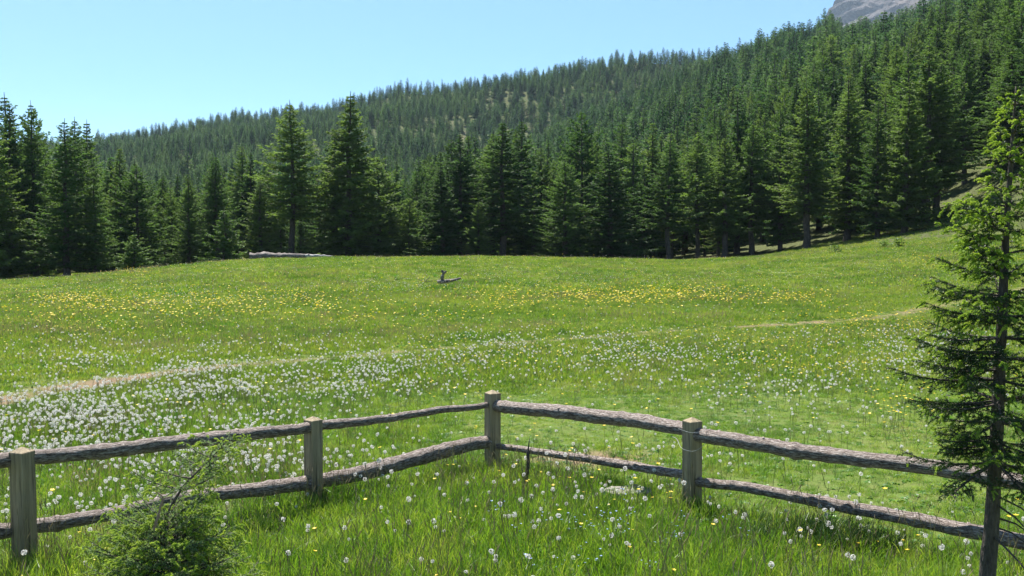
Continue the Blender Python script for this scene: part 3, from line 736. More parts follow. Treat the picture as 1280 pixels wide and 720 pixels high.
# ------------------------------------------------------------------ close spruces with real needles
def close_spruce(name, label, loc, trunk_pts, trunk_r, branches, mats_needle, shoot_p, seed, side_len=.16, nlen=.014, nwid=.0022, npm=420, twig_gap=.028, bare=None):
    """branches: list of (point, direction, length, droop)"""
    rs2 = np.random.default_rng(seed); root = empty(name, loc); tag(root, label, 'tree')
    tm = MB(); tube(tm, spline(trunk_pts, 40), np.interp(np.linspace(0, 1, 40), np.linspace(0, 1, len(trunk_r)), trunk_r), 12, 0, .12, seed)
    tm.obj('trunk', M_bark, root, True)
    bm = MB(); nd = MB(); sh = MB(); segs = []; tips = []
    for (p, dr, L, droop) in branches:
        p = np.array(p, float); dr = np.array(dr, float); dr /= np.linalg.norm(dr)
        side = np.cross(dr, [0, 0, 1.]); side /= np.linalg.norm(side) + 1e-9
        bend = rs2.normal(0, .06) * L
        t = np.linspace(0, 1, 12)
        pts = p + np.outer(t * L, dr) + np.outer(-droop * L * np.sin(t * 2.6) * .5 + .10 * L * t ** 3, [0, 0, 1.]) + np.outer(np.sin(t * 3.1) * bend, side)
        tube(bm, pts, np.linspace(.0035 + .009 * L, .0014, 12), 5, 0, 0, 0, False)
        nt_ = max(3, int(L / twig_gap))
        segs.append((pts[int(len(pts) * .35):-1], 1))
        for k in range(nt_):
            f = .12 + .86 * (k + rs2.random()) / nt_; i0 = min(int(f * 11), 10)
            q0 = pts[i0] + (pts[i0 + 1] - pts[i0]) * (f * 11 - i0); tg = pts[i0 + 1] - pts[i0]; tg /= np.linalg.norm(tg)
            sg_ = 1 if k % 2 else -1; a = rs2.uniform(.6, 1.05)
            tl = min(side_len, L * .42) * (1.15 - f * .85) * rs2.uniform(.6, 1.2)
            td = tg * math.cos(a) + side * sg_ * math.sin(a) + np.array([0, 0, rs2.normal(-.12, .16)])
            td /= np.linalg.norm(td); tt = np.linspace(0, 1, 4)
            tp = q0 + np.outer(tt * tl, td) + np.outer(-.18 * tl * tt ** 2, [0, 0, 1.])
            segs.append((tp, 0)); tips.append((tp[-1], td))
            if tl > .09:
                for s2 in (-1, 1):
                    if rs2.random() < .75:
                        q1 = q0 + td * tl * rs2.uniform(.3, .7); d2 = td + np.cross(td, [0, 0, 1.]) * s2 * .8; d2 /= np.linalg.norm(d2)
                        l2 = tl * rs2.uniform(.3, .5); tp2 = q1 + np.outer(tt * l2, d2); segs.append((tp2, 0)); tips.append((tp2[-1], d2))
        tips.append((pts[-1], (pts[-1] - pts[-2]) / np.linalg.norm(pts[-1] - pts[-2])))
    def needles(mb, path, per_m, ln, wd, m=0, fwd=.75):
        path = np.asarray(path); sl = np.linalg.norm(np.diff(path, axis=0), axis=1); tot = sl.sum(); n = max(6, int(tot * per_m))
        u = np.sort(rs2.random(n)) * tot; cs = np.concatenate([[0], np.cumsum(sl)])
        P = np.stack([np.interp(u, cs, path[:, c]) for c in range(3)], 1)
        tg = (path[-1] - path[0]) / (np.linalg.norm(path[-1] - path[0]) + 1e-9)
        a = np.cross(tg, [0, 0, 1.]); a /= np.linalg.norm(a) + 1e-9; b = np.cross(a, tg)
        th_ = rs2.uniform(0, 6.28, n); rad = np.cos(th_)[:, None] * a + np.sin(th_)[:, None] * b
        dv = rad * math.cos(fwd) + tg * math.sin(fwd) + rs2.normal(0, .12, (n, 3)); l = (ln * rs2.uniform(.75, 1.2, n))[:, None]
        s = np.cross(dv, rs2.normal(0, 1, (n, 3))); s /= np.linalg.norm(s, axis=1)[:, None] + 1e-9
        v = np.stack([P - s * wd * .5, P + s * wd * .5, P + dv * l * .6 + s * wd * .55, P + dv * l, P + dv * l * .6 - s * wd * .55], 1)
        ix = np.arange(n)[:, None] * 5
        mb.add(v.reshape(-1, 3), np.hstack([ix, ix + 1, ix + 2, ix + 4]), np.hstack([ix + 4, ix + 2, ix + 3]), m)
    for path, main in segs:
        needles(nd, path, npm, nlen, nwid)
        tube(bm, path, .0013 if not main else .002, 3, 0, 0, 0, False)
    for p_, dv in tips:
        if rs2.random() < (shoot_p if np.isscalar(shoot_p) else np.interp(p_[2], shoot_p[0], shoot_p[1])):
            for c_ in range(int(rs2.integers(1, 4))):
                dd = dv + rs2.normal(0, .45, 3) + np.array([0, 0, .25]); dd /= np.linalg.norm(dd); l = rs2.uniform(.022, .048)
                tt = np.linspace(0, 1, 4); path = p_ + np.outer(tt * l, dd) + np.outer(-.5 * l * tt ** 2, [0, 0, 1.])
                needles(sh, path, 1500, .010, .0026, 0, .9)
    child_ = bm.obj('branches', M_bark, root); nd.obj('needles', mats_needle, root)
    if sh.n: sh.obj('new_shoots', M_shoot, root)
    return root

def right_spruce():
    rs2 = np.random.default_rng(77); D = 4.5
    base = at(1232, 719, D); gz = float(ground(base.x + -.03, D)); ox, oy = base.x - .03, D
    def L_(px, row, dd=0): p = at(px, row, D + dd); return (p.x - ox, p.y - oy, p.z - gz)
    tr = [(0, 0, -.1), L_(1234, 719), L_(1243, 600), L_(1250, 450), L_(1257, 300), L_(1264, 200), L_(1270, 108)]
    tp = np.array(tr); zt = tp[:, 2]; ht = zt[-1]
    bl = []
    # crown: layered branches from 0.9 m up
    hs = np.concatenate([np.arange(.95, 2.05, .095), np.arange(2.05, ht - .05, .065)])
    for h in hs:
        f = (h - .9) / (ht - .9); n = 5 if h < 2.0 else 4
        a0 = rs2.uniform(0, 6.28)
        full = .54 * (1 - f) ** 1.25 + .06
        for k in range(n):
            a = a0 + 6.283 * k / n + rs2.normal(0, .25); l = full * rs2.uniform(.65, 1.12)
            if h < 1.15: l *= .8
            p0 = (np.interp(h, zt, tp[:, 0]), np.interp(h, zt, tp[:, 1]), h)
            pit = -.10 + .55 * f + rs2.normal(0, .1)
            bl.append((p0, (math.cos(a) * math.cos(pit), math.sin(a) * math.cos(pit), math.sin(pit)), l, .12 * (1 - f)))
    # the long branches that reach out to the left, at the heights the picture shows
    for row, l, pit in ((268, .30, .12), (300, .27, .2), (372, .36, .10), (398, .30, .0), (440, .42, .06), (462, .38, .0), (505, .40, -.05), (545, .34, -.08), (560, .3, -.1)):
        p0 = L_(np.interp(row, [108, 300, 450, 600], [1270, 1257, 1250, 1243]), row)
        for da in (-.25, .3):
            a = math.pi + da + rs2.normal(0, .1); bl.append((p0, (math.cos(a) * math.cos(pit), math.sin(a) * math.cos(pit), math.sin(pit)), l * rs2.uniform(.75, 1), .06))
    r = close_spruce('young_spruce', 'young spruce with bright new shoots in the right foreground, in front of the fence', (ox, oy, gz),
                 tr, [.042, .036, .03, .025, .016, .010, .003], bl, M_nclose, ([.9, 1.6, 2.0], [.18, .35, .9]), 5, side_len=.14, nwid=.0024, npm=560, twig_gap=.023)
    mb = MB()
    for k in range(7):
        h = rs2.uniform(.55, 1.05); a = rs2.uniform(-1.9, .2); l = rs2.uniform(.15, .4)
        p0 = np.array([np.interp(h, zt, tp[:, 0]), 0, h]); p1 = p0 + [math.cos(a) * l, math.sin(a) * l, -.5 * l]
        tube(mb, [p0, (p0 + p1) / 2 + [0, 0, .02], p1], [.006, .004, .0015], 5)
    mb.obj('dead_branches', M_bark, r)
right_spruce()

def left_shrub():
    rs2 = np.random.default_rng(78); D = 4.7
    c0 = at(240, 719, D); gz = float(ground(c0.x, D)); ox, oy = c0.x, D
    def L_(px, row, dd=0): p = at(px, row, D + dd); return (p.x - ox, p.y - oy, p.z - gz)
    tr = [(0, 0, -.1), L_(206, 690), L_(208, 650), L_(228, 610, .0), L_(262, 575, .0), L_(286, 548, 0)]
    tp = np.array(tr); bl = []
    def add(px, row, dd, ang, pit, l, dr=.1):
        a = math.radians(ang); bl.append((L_(px, row, dd), (math.cos(a) * math.cos(pit), math.sin(a) * math.cos(pit), math.sin(pit)), l, dr))
    # leader sprays
    for row, px_ in ((560, 276), (572, 264), (585, 252), (598, 240), (612, 227)):
        for ang in (20, 170, -70, 100):
            add(px_, row, 0, ang + rs2.normal(0, 15), .35, .11 + (row - 550) * .002)
    for h in np.arange(.16, .62, .05):
        n = 10; a0 = rs2.uniform(0, 360)
        for k in range(n):
            f = (h - .16) / .46
            a = math.radians(a0 + 360 * k / n + rs2.normal(0, 14)); pit = .05 + .45 * f
            l = (.52 - .28 * f) * rs2.uniform(.7, 1.1)
            bl.append(((np.interp(h, tp[:, 2], tp[:, 0]), 0, h), (math.cos(a) * math.cos(pit), math.sin(a) * math.cos(pit), math.sin(pit)), l, .05))
    r = close_spruce('spruce_bush', 'low bushy young spruce in the bottom left foreground, in front of the lower rail', (ox, oy, gz),
                 tr, [.018, .014, .010, .006, .0035, .0015], bl, M_shrub, .65, 6, side_len=.16, twig_gap=.026)
    mb = MB()
    for pts in ([(193, 662), (199, 640), (203, 622), (197, 616)], [(200, 634), (205, 624), (213, 621)], [(192, 660), (196, 650), (200, 645)]):
        P = [np.array(L_(a, b, -.22)) for a, b in pts]; tube(mb, spline(P, 12), np.linspace(.006, .003, 12), 6)
    mb.obj('dead_twig', M_deadtwig, r)
left_shrub()

# ------------------------------------------------------------------ meadow: grass, herbs, flowers
def blades(seed, n, rad, h0, h1, wd, lean=.5, m=0, mb=None):
    r2 = np.random.default_rng(seed); mb = mb or MB()
    a = r2.uniform(0, 6.28, n); rr = rad * np.sqrt(r2.random(n)); bx_, by_ = rr * np.cos(a), rr * np.sin(a)
    h = r2.uniform(h0, h1, n); az = r2.uniform(0, 6.28, n); ln = h * r2.uniform(.1, 1, n) * lean
    dx, dy = np.cos(az), np.sin(az); yaw = r2.uniform(0, 6.28, n); sx, sy = np.cos(yaw), np.sin(yaw)
    w_ = wd * r2.uniform(.6, 1.3, n); rows = []
    for t, k in ((0, .8), (.35, 1), (.7, .75)):
        cx_ = bx_ + dx * ln * t * t; cy_ = by_ + dy * ln * t * t; cz = h * (t - .12 * t * t * (ln / h) * 2)
        rows.append((cx_ - sx * w_ * k / 2, cy_ - sy * w_ * k / 2, cz)); rows.append((cx_ + sx * w_ * k / 2, cy_ + sy * w_ * k / 2, cz))
    rows.append((bx_ + dx * ln, by_ + dy * ln, h * (1 - .25 * ln / h)))
    v = np.stack([np.stack(r_, 1) for r_ in rows], 1); ix = np.arange(n)[:, None] * 7
    mb.add(v.reshape(-1, 3), np.vstack([np.hstack([ix, ix + 1, ix + 3, ix + 2]), np.hstack([ix + 2, ix + 3, ix + 5, ix + 4])]), np.hstack([ix + 4, ix + 5, ix + 6]), m)
    return mb
def herb(seed, n, rad, size):
    r2 = np.random.default_rng(seed); mb = MB()
    for k in range(n):
        a = r2.uniform(0, 6.28); p0 = np.array([math.cos(a), math.sin(a), 0]) * rad * r2.random(); u = r2.uniform(.3, 1.2)
        dv = np.array([math.cos(a) * math.cos(u), math.sin(a) * math.cos(u), math.sin(u)]); l = size * r2.uniform(.6, 1.3); s = np.cross(dv, [0, 0, 1]); s /= np.linalg.norm(s); w2 = l * .3
        p1 = p0 + dv * l * .5 ; p2 = p0 + dv * l * .8 - np.array([0, 0, .12 * l]); p3 = p0 + dv * l - np.array([0, 0, .3 * l])
        mb.add([p0, p1 - s * w2, p1 + s * w2, p2 - s * w2 * .7, p2 + s * w2 * .7, p3], [(1, 2, 4, 3)], [(0, 2, 1), (3, 4, 5)])
    return mb
G_near = [proto(blades(100 + k, 52, .10, .05, [.20, .16, .24, .13][k], .0036, .8).mesh('grass_tuft', M_grass)) for k in range(4)]
def stems(seed, h1):
    mb = blades(seed, 16, .1, .08, .18, .005, .7)
    r2 = np.random.default_rng(seed)
    for k in range(5):
        x, y = r2.normal(0, .06, 2); h = r2.uniform(.6, 1) * h1; a = r2.uniform(0, 6.28); l = .15 * h
        tip = np.array([x + math.cos(a) * l, y + math.sin(a) * l, h])
        tube(mb, [(x, y, 0), (x + math.cos(a) * l * .3, y + math.sin(a) * l * .3, h * .6), tip], [.0014, .0012, .001], 3, 1, 0, 0, False)
        tube(mb, [tip, tip + [math.cos(a) * .01, math.sin(a) * .01, .02], tip + [math.cos(a) * .02, math.sin(a) * .02, .04]], [.0013, .0026, .0008], 4, 1, 0, 0, False)
    return mb
G_stem = [proto(stems(120 + k, .34).mesh('flowering_grass', [M_grass, M_straw])) for k in range(2)]
G_herb = [proto(herb(130 + k, 16, .07, .07).mesh('herb_rosette', M_herb)) for k in range(2)]
G_mid = [proto(blades(140 + k, 40, .16, .05, .17, .010, .8).mesh('turf_tuft', M_grass_far)) for k in range(3)]
G_mid += [proto(herb(145, 14, .13, .09).mesh('turf_herb', M_herb))]
mbs = blades(147, 26, .16, .06, .16, .009, .8); mbs2 = blades(148, 12, .15, .12, .26, .005, .4, 1, mbs)
G_mid += [proto(mbs2.mesh('turf_stems', [M_grass_far, M_straw]))]
G_far = [proto(blades(150 + k, 36, .3, .06, .2, .022, .9).mesh('far_turf', M_grass_far)) for k in range(3)]
mbs = blades(155, 22, .3, .06, .2, .02, .8); blades(156, 12, .3, .12, .26, .011, .4, 1, mbs)
G_far += [proto(mbs.mesh('far_turf_stems', [M_grass_far, M_straw]))]

FL = np.array([[-9, 4.0], [PP[0].x, PP[0].y], [PP[1].x, PP[1].y], [PP[2].x, PP[2].y], [PP[3].x, PP[3].y], [PP[4].x, PP[4].y], [9, 0.8]])
FL[0] = FL[1] + (FL[1] - FL[2]) / np.linalg.norm(FL[1] - FL[2]) * 9; FL[-1] = FL[-2] + (FL[-2] - FL[-3]) / np.linalg.norm(FL[-2] - FL[-3]) * 9
def fence_y(x): return np.interp(x, FL[:, 0], FL[:, 1])
def scatter(n, y0, y1, half=.62, power=1.0):
    """points over the wedge in front of the camera, even per area"""
    u = rng.random(n); y = np.sqrt(y0 * y0 + u * (y1 * y1 - y0 * y0)); x = rng.uniform(-half, half, n) * y
    return x, y
def field(name, protos, n, y0, y1, smin, smax, probs, keepf, label, cat, tilt=.12, half=.62):
    x, y = scatter(n, y0, y1, half); k = rng.random(n) < keepf(x, y); x, y = x[k], y[k]; m = len(x); z = ground(x, y)
    hs = rng.uniform(smin, smax, m)
    hs = hs * sizef(x, y)
    o = instancer(name, protos, np.stack([x, y, z - .004], 1), np.stack([rng.normal(0, tilt, m), rng.normal(0, tilt, m), rng.uniform(0, 6.28, m)], 1),
                  np.stack([hs ** .5, hs ** .5, hs], 1), rng.choice(len(protos), m, p=np.array(probs) / np.sum(probs)))
    kind(o, 'stuff', label, cat); print(name, m); return o
def sizef(x, y):
    front = sstep(.3, -.3, y - fence_y(x))                          # taller in front of the fence, cropped beyond
    trod = 1 - .6 * (1 - sstep(.0, 1.1, path_d(x, y).reshape(np.shape(x)))) 
    lush = (.5 + 1.1 * fbm(x / 1.1, y / 1.1, 3, 71)) * (.65 + .7 * fbm(x / 4.5, y / 3.5, 2, 73))
    lawn = 1 - .45 * sstep(-.2, .8, y - fence_y(x)) * (1 - sstep(12, 16, y)) * sstep(-1.2, .0, x)
    return (.62 + .5 * front) * trod * lush * lawn
def pk(x, y): return (1 - .93 * np.clip(path_mask(x, y) * 1.1, 0, 1)) * (1 - .85 * bare_mask(x, y)) * (1 - .93 * np.exp(-((x - STN.x) / .26) ** 2 - ((y - STN.y + .10) / .26) ** 2)) * (.5 + .5 * sstep(.2, .5, fbm(x * 1.5, y * 1.5, 3, 72))) * (1 - forest_mask(x, y) * .75) * (1 - .8 * np.exp(-((x - DCL.x) / .5) ** 2 - ((y - DCL.y) / .22) ** 2))
field('near_grass', G_near + G_stem + G_herb, 40000, 3.3, 13, .6, 1.05, [3, 3, 1.5, 3, .6, .6, 1.3, 1.3], pk, 'long lush green grass around and in front of the log fence', 'grass', half=.78)
field('meadow_grass', G_mid, 60000, 12.5, 34, .8, 1.3, [3, 3, 3, 1.2, .9], pk, 'sunlit green meadow grass on both sides of the worn path', 'grass', half=.6)
field('far_meadow_grass', G_far, 60000, 33, 82, .8, 1.25, [3, 3, 3, 1.3], pk, 'sunny grass on the far side of the meadow below the trees', 'grass', half=.58)

def seeding(seed, h1, w_, n, rad):
    mb = MB(); r2 = np.random.default_rng(seed)
    for k in range(n):
        x, y = r2.normal(0, rad, 2); h = r2.uniform(.6, 1) * h1; a = r2.uniform(0, 6.28); l = .2 * h; dx, dy = math.cos(a), math.sin(a)
        b_ = r2.uniform(0, 6.28); sx, sy = math.cos(b_) * w_, math.sin(b_) * w_
        p0 = np.array([x, y, 0]); p1 = np.array([x + dx * l * .5, y + dy * l * .5, h * .75]); p2 = np.array([x + dx * l, y + dy * l, h]); sv = np.array([sx, sy, 0])
        mb.add([p0 - sv * .2, p0 + sv * .2, p1 - sv * .2, p1 + sv * .2, (p1 + p2) / 2 - sv, (p1 + p2) / 2 + sv, p2], [(0, 1, 3, 2), (2, 3, 5, 4)], [(4, 5, 6)], 0)
    return mb
M_seedhead = leafmat('seed_heads', [(.20, .13, .09), (.28, .20, .13), (.36, .29, .17)], .35, (1, 1, .8), 1)
S_near = [proto(seeding(180 + k, .30, .003, 14, .09).mesh('seeding_grass', M_seedhead)) for k in range(2)]
S_far = [proto(seeding(183 + k, .26, .008, 14, .2).mesh('far_seeding_grass', M_seedhead)) for k in range(2)]
def sp(x, y): return np.clip(.05 + .9 * sstep(.5, .66, fbm(x / 2.2, y / 2.2, 4, 95)) + .5 * blob(x, y, [(150, 560, 260, 70, 1), (330, 430, 260, 20, 1), (500, 350, 420, 10, .8), (1180, 350, 120, 30, .8)]), 0, 1) * pk(x, y)
def blob(x, y, spots):
    px_, py_ = project(x, y, ground(x, y)); m = np.zeros(np.shape(x))
    for cx_, cy_, rx, ry, s in spots: m = np.maximum(m, s * np.exp(-((px_ - cx_) / rx) ** 2 - ((py_ - cy_) / ry) ** 2))
    return m
field('seeding_grass', S_near, 5500, 6, 22, .8, 1.2, [1, 1], lambda x, y: sp(x, y) * (y > fence_y(x)), 'brownish seeding grass stalks in patches across the meadow', 'grass')
field('far_seeding_grass', S_far, 9500, 22, 66, .8, 1.2, [1, 1], sp, 'reddish brown seed heads tinting the far meadow in patches', 'grass')
W_weed = [proto(blades(160 + k, 60, .22, .08, .30, .013, .8, 0, herb(170 + k, 14, .16, .14)).mesh('weed_clump', M_herb)) for k in range(2)]
field('weed_clumps', W_weed, 1500, 9.5, 60, .7, 1.3, [1, 1], lambda x, y: sstep(.5, .7, fbm(x / 2.5, y / 2.5, 3, 91)) * (1 - forest_mask(x, y)) * (1 - path_mask(x, y)), 'scattered darker clumps of broad-leaved weeds in the meadow', 'weeds')

# dandelion clocks, buttercups, small blue flowers
def clock(seed, h=.2, R=.0135, n=44):
    r2 = np.random.default_rng(seed); mb = MB(); a = r2.uniform(0, 6.28); l = .12 * h
    c_ = np.array([math.cos(a) * l, math.sin(a) * l, h])
    tube(mb, [(0, 0, -.02), (c_[0] * .4, c_[1] * .4, h * .6), c_ - [0, 0, .004]], [.0022, .0018, .0016], 4, 0, 0, 0, False)
    ico = r2.normal(0, 1, (n, 3)); ico /= np.linalg.norm(ico, axis=1)[:, None]
    for dv in ico:                                          # seed core
        pass
    th_ = np.linspace(0, 6.28, 6)[:5]
    s = np.cross(ico, r2.normal(0, 1, (n, 3))); s /= np.linalg.norm(s, axis=1)[:, None]; u = np.cross(ico, s)
    rr = R * r2.uniform(.82, 1.08, n)[:, None]; w2 = R * .34
    v = np.stack([c_ + ico * rr * .86] + [c_ + ico * rr * 1.04 + (s * math.cos(t) + u * math.sin(t)) * w2 for t in th_], 1); ix = np.arange(n)[:, None] * 6
    mb.add(v.reshape(-1, 3), None, np.vstack([np.hstack([ix, ix + 1 + k, ix + 1 + (k + 1) % 5]) for k in (0, 2, 3)]), 1)
    oc = np.array([(1, 0, 0), (-1, 0, 0), (0, 1, 0), (0, -1, 0), (0, 0, 1), (0, 0, -1)]) * R * .28 + c_
    mb.add(oc, None, [(0, 2, 4), (2, 1, 4), (1, 3, 4), (3, 0, 4), (2, 0, 5), (1, 2, 5), (3, 1, 5), (0, 3, 5)], 2)
    return mb
CLK = [clock(200 + k, h_).mesh('dandelion_clock', [M_stem, M_fluff, M_seed]) for k, h_ in enumerate((.22, .17, .26, .2))]
CLKF = [clock(210 + k, h_, .0145, 14).mesh('far_dandelion_clock', [M_stem, M_fluff, M_seed]) for k, h_ in enumerate((.2, .16, .23))]
def flower(seed, h, R, npet, mat, rise=.35):
    r2 = np.random.default_rng(seed); mb = MB(); a = r2.uniform(0, 6.28); l = .15 * h
    c_ = np.array([math.cos(a) * l, math.sin(a) * l, h]); tube(mb, [(0, 0, -.02), (c_[0] * .4, c_[1] * .4, h * .6), c_], [.0018, .0014, .0012], 4, 0, 0, 0, False)
    for k in range(npet):
        t = 6.283 * k / npet; dv = np.array([math.cos(t), math.sin(t), rise]); s = np.array([-math.sin(t), math.cos(t), 0])
        mb.add([c_, c_ + dv * R * .6 - s * R * .42, c_ + dv * R, c_ + dv * R * .6 + s * R * .42], [(0, 1, 2, 3)], None, 1)
    return mb
BUT = [flower(220 + k, h_, .014, 5, None).mesh('buttercup', [M_stem, M_yellow]) for k, h_ in enumerate((.2, .26, .16))]
BUTF = [flower(230 + k, h_, .026, 5, None, .5).mesh('far_buttercup', [M_stem, M_yellow]) for k, h_ in enumerate((.2, .25, .17))]
mb = MB()
for k in range(4):
    f_ = flower(240 + k, .1 + .02 * k, .008, 5, None); off = np.array([random.uniform(-.03, .03), random.uniform(-.03, .03), 0])
    base = mb.n
    for v_ in f_.v: mb.v.append(v_ + off)
    mb.n += f_.n
    for q_, m_ in zip(f_.q, f_.qm): mb.q.append(q_ + base); mb.qm.append(m_)
BLU = [mb.mesh('forget_me_not', [M_stem, M_blue])]

def blob(x, y, spots):
    px_, py_ = project(x, y, ground(x, y)); m = np.zeros(np.shape(x))
    for cx_, cy_, rx, ry, s in spots: m = np.maximum(m, s * np.exp(-((px_ - cx_) / rx) ** 2 - ((py_ - cy_) / ry) ** 2))
    return m
WH = [(90, 560, 170, 70, 1.), (250, 500, 200, 40, .85), (400, 485, 130, 32, .7), (330, 575, 130, 50, .8), (90, 660, 120, 40, .5), (640, 440, 120, 20, .28), (560, 470, 130, 22, .35), (760, 450, 120, 25, .25),
      (470, 625, 60, 30, .35), (700, 640, 160, 50, .35), (1000, 500, 130, 60, .22), (1050, 670, 70, 30, .3), (1150, 470, 80, 50, .3), (250, 380, 250, 28, .22), (520, 362, 60, 10, .5), (700, 355, 300, 30, .14), (860, 470, 120, 30, .2), (800, 620, 60, 30, .3), (950, 590, 200, 50, .10)]
YE = [(760, 378, 90, 12, 1.), (880, 376, 60, 8, 1.3), (980, 378, 50, 7, .7), (250, 392, 150, 18, .65), (130, 400, 110, 22, .6), (380, 385, 70, 12, .6), (90, 380, 60, 6, .7), (640, 382, 60, 14, .6), (850, 440, 160, 22, .28),
      (1080, 415, 80, 20, .5), (1120, 528, 40, 16, 1.0), (1000, 460, 120, 40, .25), (1150, 330, 30, 8, .3), (500, 400, 200, 30, .15), (170, 345, 30, 5, .5), (610, 455, 130, 25, .2)]
def clump(x, y, s): return .5 + 1.2 * sstep(.42, .68, fbm(x / .9, y / .9, 3, s))
front = lambda x, y: y < fence_y(x)

# countable ones round the fence
def flowers(meshes, n, mask, label, group, name, cond, size=(.6, 1.2), y1=11):
    x, y = scatter(60000, 5.2, y1, .56); k = (rng.random(len(x)) < mask(x, y)) & cond(x, y); x, y = x[k][:n], y[k][:n]; z = ground(x, y)
    for a, b, c_ in zip(x, y, z):
        o = bpy.data.objects.new(name, meshes[int(rng.integers(0, len(meshes)))]); C.objects.link(o)
        o.location = (a, b, c_); s = rng.uniform(*size); o.scale = (s, s, s * rng.uniform(.8, 1.15)); o.rotation_euler = (rng.normal(0, .1), rng.normal(0, .1), rng.uniform(0, 6.28))
        tag(o, label, 'flower', group)
    print(name, len(x))
flowers(CLK, 190, lambda x, y: np.clip(blob(x, y, WH), 0.06, 1) * clump(x, y, 81), 'white fluffy dandelion clock in the grass on the near side of the log fence', 'dandelion clocks on the near side of the fence', 'dandelion_clock', front)
flowers(CLK, 110, lambda x, y: np.clip(blob(x, y, WH), 0, 1) * clump(x, y, 81), 'white fluffy dandelion clock just behind the left-hand rails of the fence', 'dandelion clocks just behind the left rails', 'dandelion_clock', lambda x, y: (y > fence_y(x) + .05) & (y < fence_y(x) + .8) & (x < -.3))
flowers(BUT, 70, lambda x, y: np.clip(.15 + .9 * blob(x, y, [(700, 600, 140, 40, 1), (830, 630, 80, 30, 1), (1130, 690, 50, 30, 1)]), 0, 1), 'small yellow buttercup in the grass on the near side of the log fence', 'buttercups on the near side of the fence', 'buttercup', front)

def fstuff(name, meshes, n, y0, y1, mask, label, cond, size=(.8, 1.2)):
    x, y = scatter(n, y0, y1, .58); k = (rng.random(n) < mask(x, y)) & cond(x, y) & (forest_mask(x, y) < .4) & (rng.random(n) > 1.6 * path_mask(x, y)); x, y = x[k], y[k]; m = len(x); z = ground(x, y)
    s = rng.uniform(*size, m)
    o = instancer(name, [proto(me) for me in meshes], np.stack([x, y, z], 1), np.stack([rng.normal(0, .12, m), rng.normal(0, .12, m), rng.uniform(0, 6.28, m)], 1), np.stack([s, s, s * rng.uniform(.75, 1.1, m)], 1), rng.integers(0, len(meshes), m))
    kind(o, 'stuff', label, 'flowers'); print(name, m)
beyond = lambda x, y: (y > fence_y(x) + np.where(x < -.3, .8, .05))
fstuff('dandelion_clocks', CLK, 62000, 5.5, 20, lambda x, y: np.clip(blob(x, y, WH) * .62, 0.008, 1) * clump(x, y, 81), 'drifts of white dandelion clocks in the meadow beyond the fence', beyond, (.55, 1.15))
fstuff('far_dandelion_clocks', CLKF, 90000, 20, 62, lambda x, y: np.clip(blob(x, y, WH) * .5, 0.04, 1) * clump(x, y, 82), 'specks of white dandelion clocks scattered over the far meadow', beyond)
fstuff('buttercups', BUT, 40000, 6, 22, lambda x, y: np.clip(blob(x, y, YE) * .6, 0.02, 1) * clump(x, y, 83), 'yellow buttercups scattered in the meadow beyond the fence', beyond, (.9, 1.4))
fstuff('far_buttercups', BUTF, 60000, 22, 60, lambda x, y: np.clip(blob(x, y, YE) * .8, 0.012, 1) * clump(x, y, 84), 'drifts of yellow buttercups across the far meadow', beyond, (.9, 1.4))
fstuff('forget_me_nots', BLU, 5000, 5.2, 9, lambda x, y: np.clip(blob(x, y, [(760, 690, 130, 40, 1.)]) * .2, 0.004, 1), 'tiny pale blue flowers low in the grass in the bottom foreground', front)

# ------------------------------------------------------------------ dead wood, stones, bank plants
M_grey = barkmat('weathered_wood', [(.35, (.04, .03, .025)), (.5, (.13, .105, .09)), (.7, (.30, .27, .24))], (1.2, 6, 6), .8, .03, .8, 14)
def log():
    D = 62; a = at(314, 322, D); gz = float(ground(a.x, D)); r = empty('fallen_log', (a.x, D, gz)); tag(r, 'long weathered grey fallen log lying on the meadow crest below the trees', 'log')
    mb = MB(); pts = []
    for px_, k in ((312, 0), (330, 1), (350, 2), (368, 3), (385, 4)):
        x = (px_ - 640) / F * D; pts.append((x - a.x, k * .12, float(ground(x, D + k * .12)) - gz + .25 - .02 * k))
    P = spline(pts, 40); tube(mb, P, np.interp(np.linspace(0, 1, 40), [0, .1, .5, 1], [.22, .29, .22, .13]), 14, 0, .6, 3); mb.obj('stem', M_grey, r, True)
    mb = MB(); pts = []
    for px_, k in ((380, 0), (392, 1), (404, 2), (414, 3)):
        x = (px_ - 640) / F * D; pts.append((x - a.x, .4 + k * .1, float(ground(x, D + .5)) - gz + .20 - .03 * k))
    tube(mb, spline(pts, 24), np.linspace(.13, .04, 24), 10, 0, .6, 4); M_pale = barkmat('bleached_wood', [(.35, (.20, .18, .16)), (.65, (.5, .48, .45))], (1, 6, 6), .5, .02)
    o = mb.obj('broken_top', M_pale, r, True); o['label'] = 'bleached split end of the log'
log()
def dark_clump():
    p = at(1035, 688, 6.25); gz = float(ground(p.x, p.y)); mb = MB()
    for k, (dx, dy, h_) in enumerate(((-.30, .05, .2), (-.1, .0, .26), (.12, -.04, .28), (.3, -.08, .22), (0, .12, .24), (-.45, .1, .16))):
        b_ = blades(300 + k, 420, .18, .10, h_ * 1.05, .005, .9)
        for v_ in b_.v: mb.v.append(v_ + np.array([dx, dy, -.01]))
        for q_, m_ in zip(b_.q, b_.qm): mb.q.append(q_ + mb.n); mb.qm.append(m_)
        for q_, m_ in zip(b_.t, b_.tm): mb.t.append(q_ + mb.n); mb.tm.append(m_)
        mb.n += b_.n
    m = leafmat('dark_blades', [(.012, .035, .008), (.025, .06, .012), (.04, .085, .018)], .2, (1.1, 1.2, .6), 2, .4)  # blades given a much darker green than the surrounding grass
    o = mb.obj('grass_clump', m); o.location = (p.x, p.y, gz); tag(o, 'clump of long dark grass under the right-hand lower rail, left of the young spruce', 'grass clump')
dark_clump()
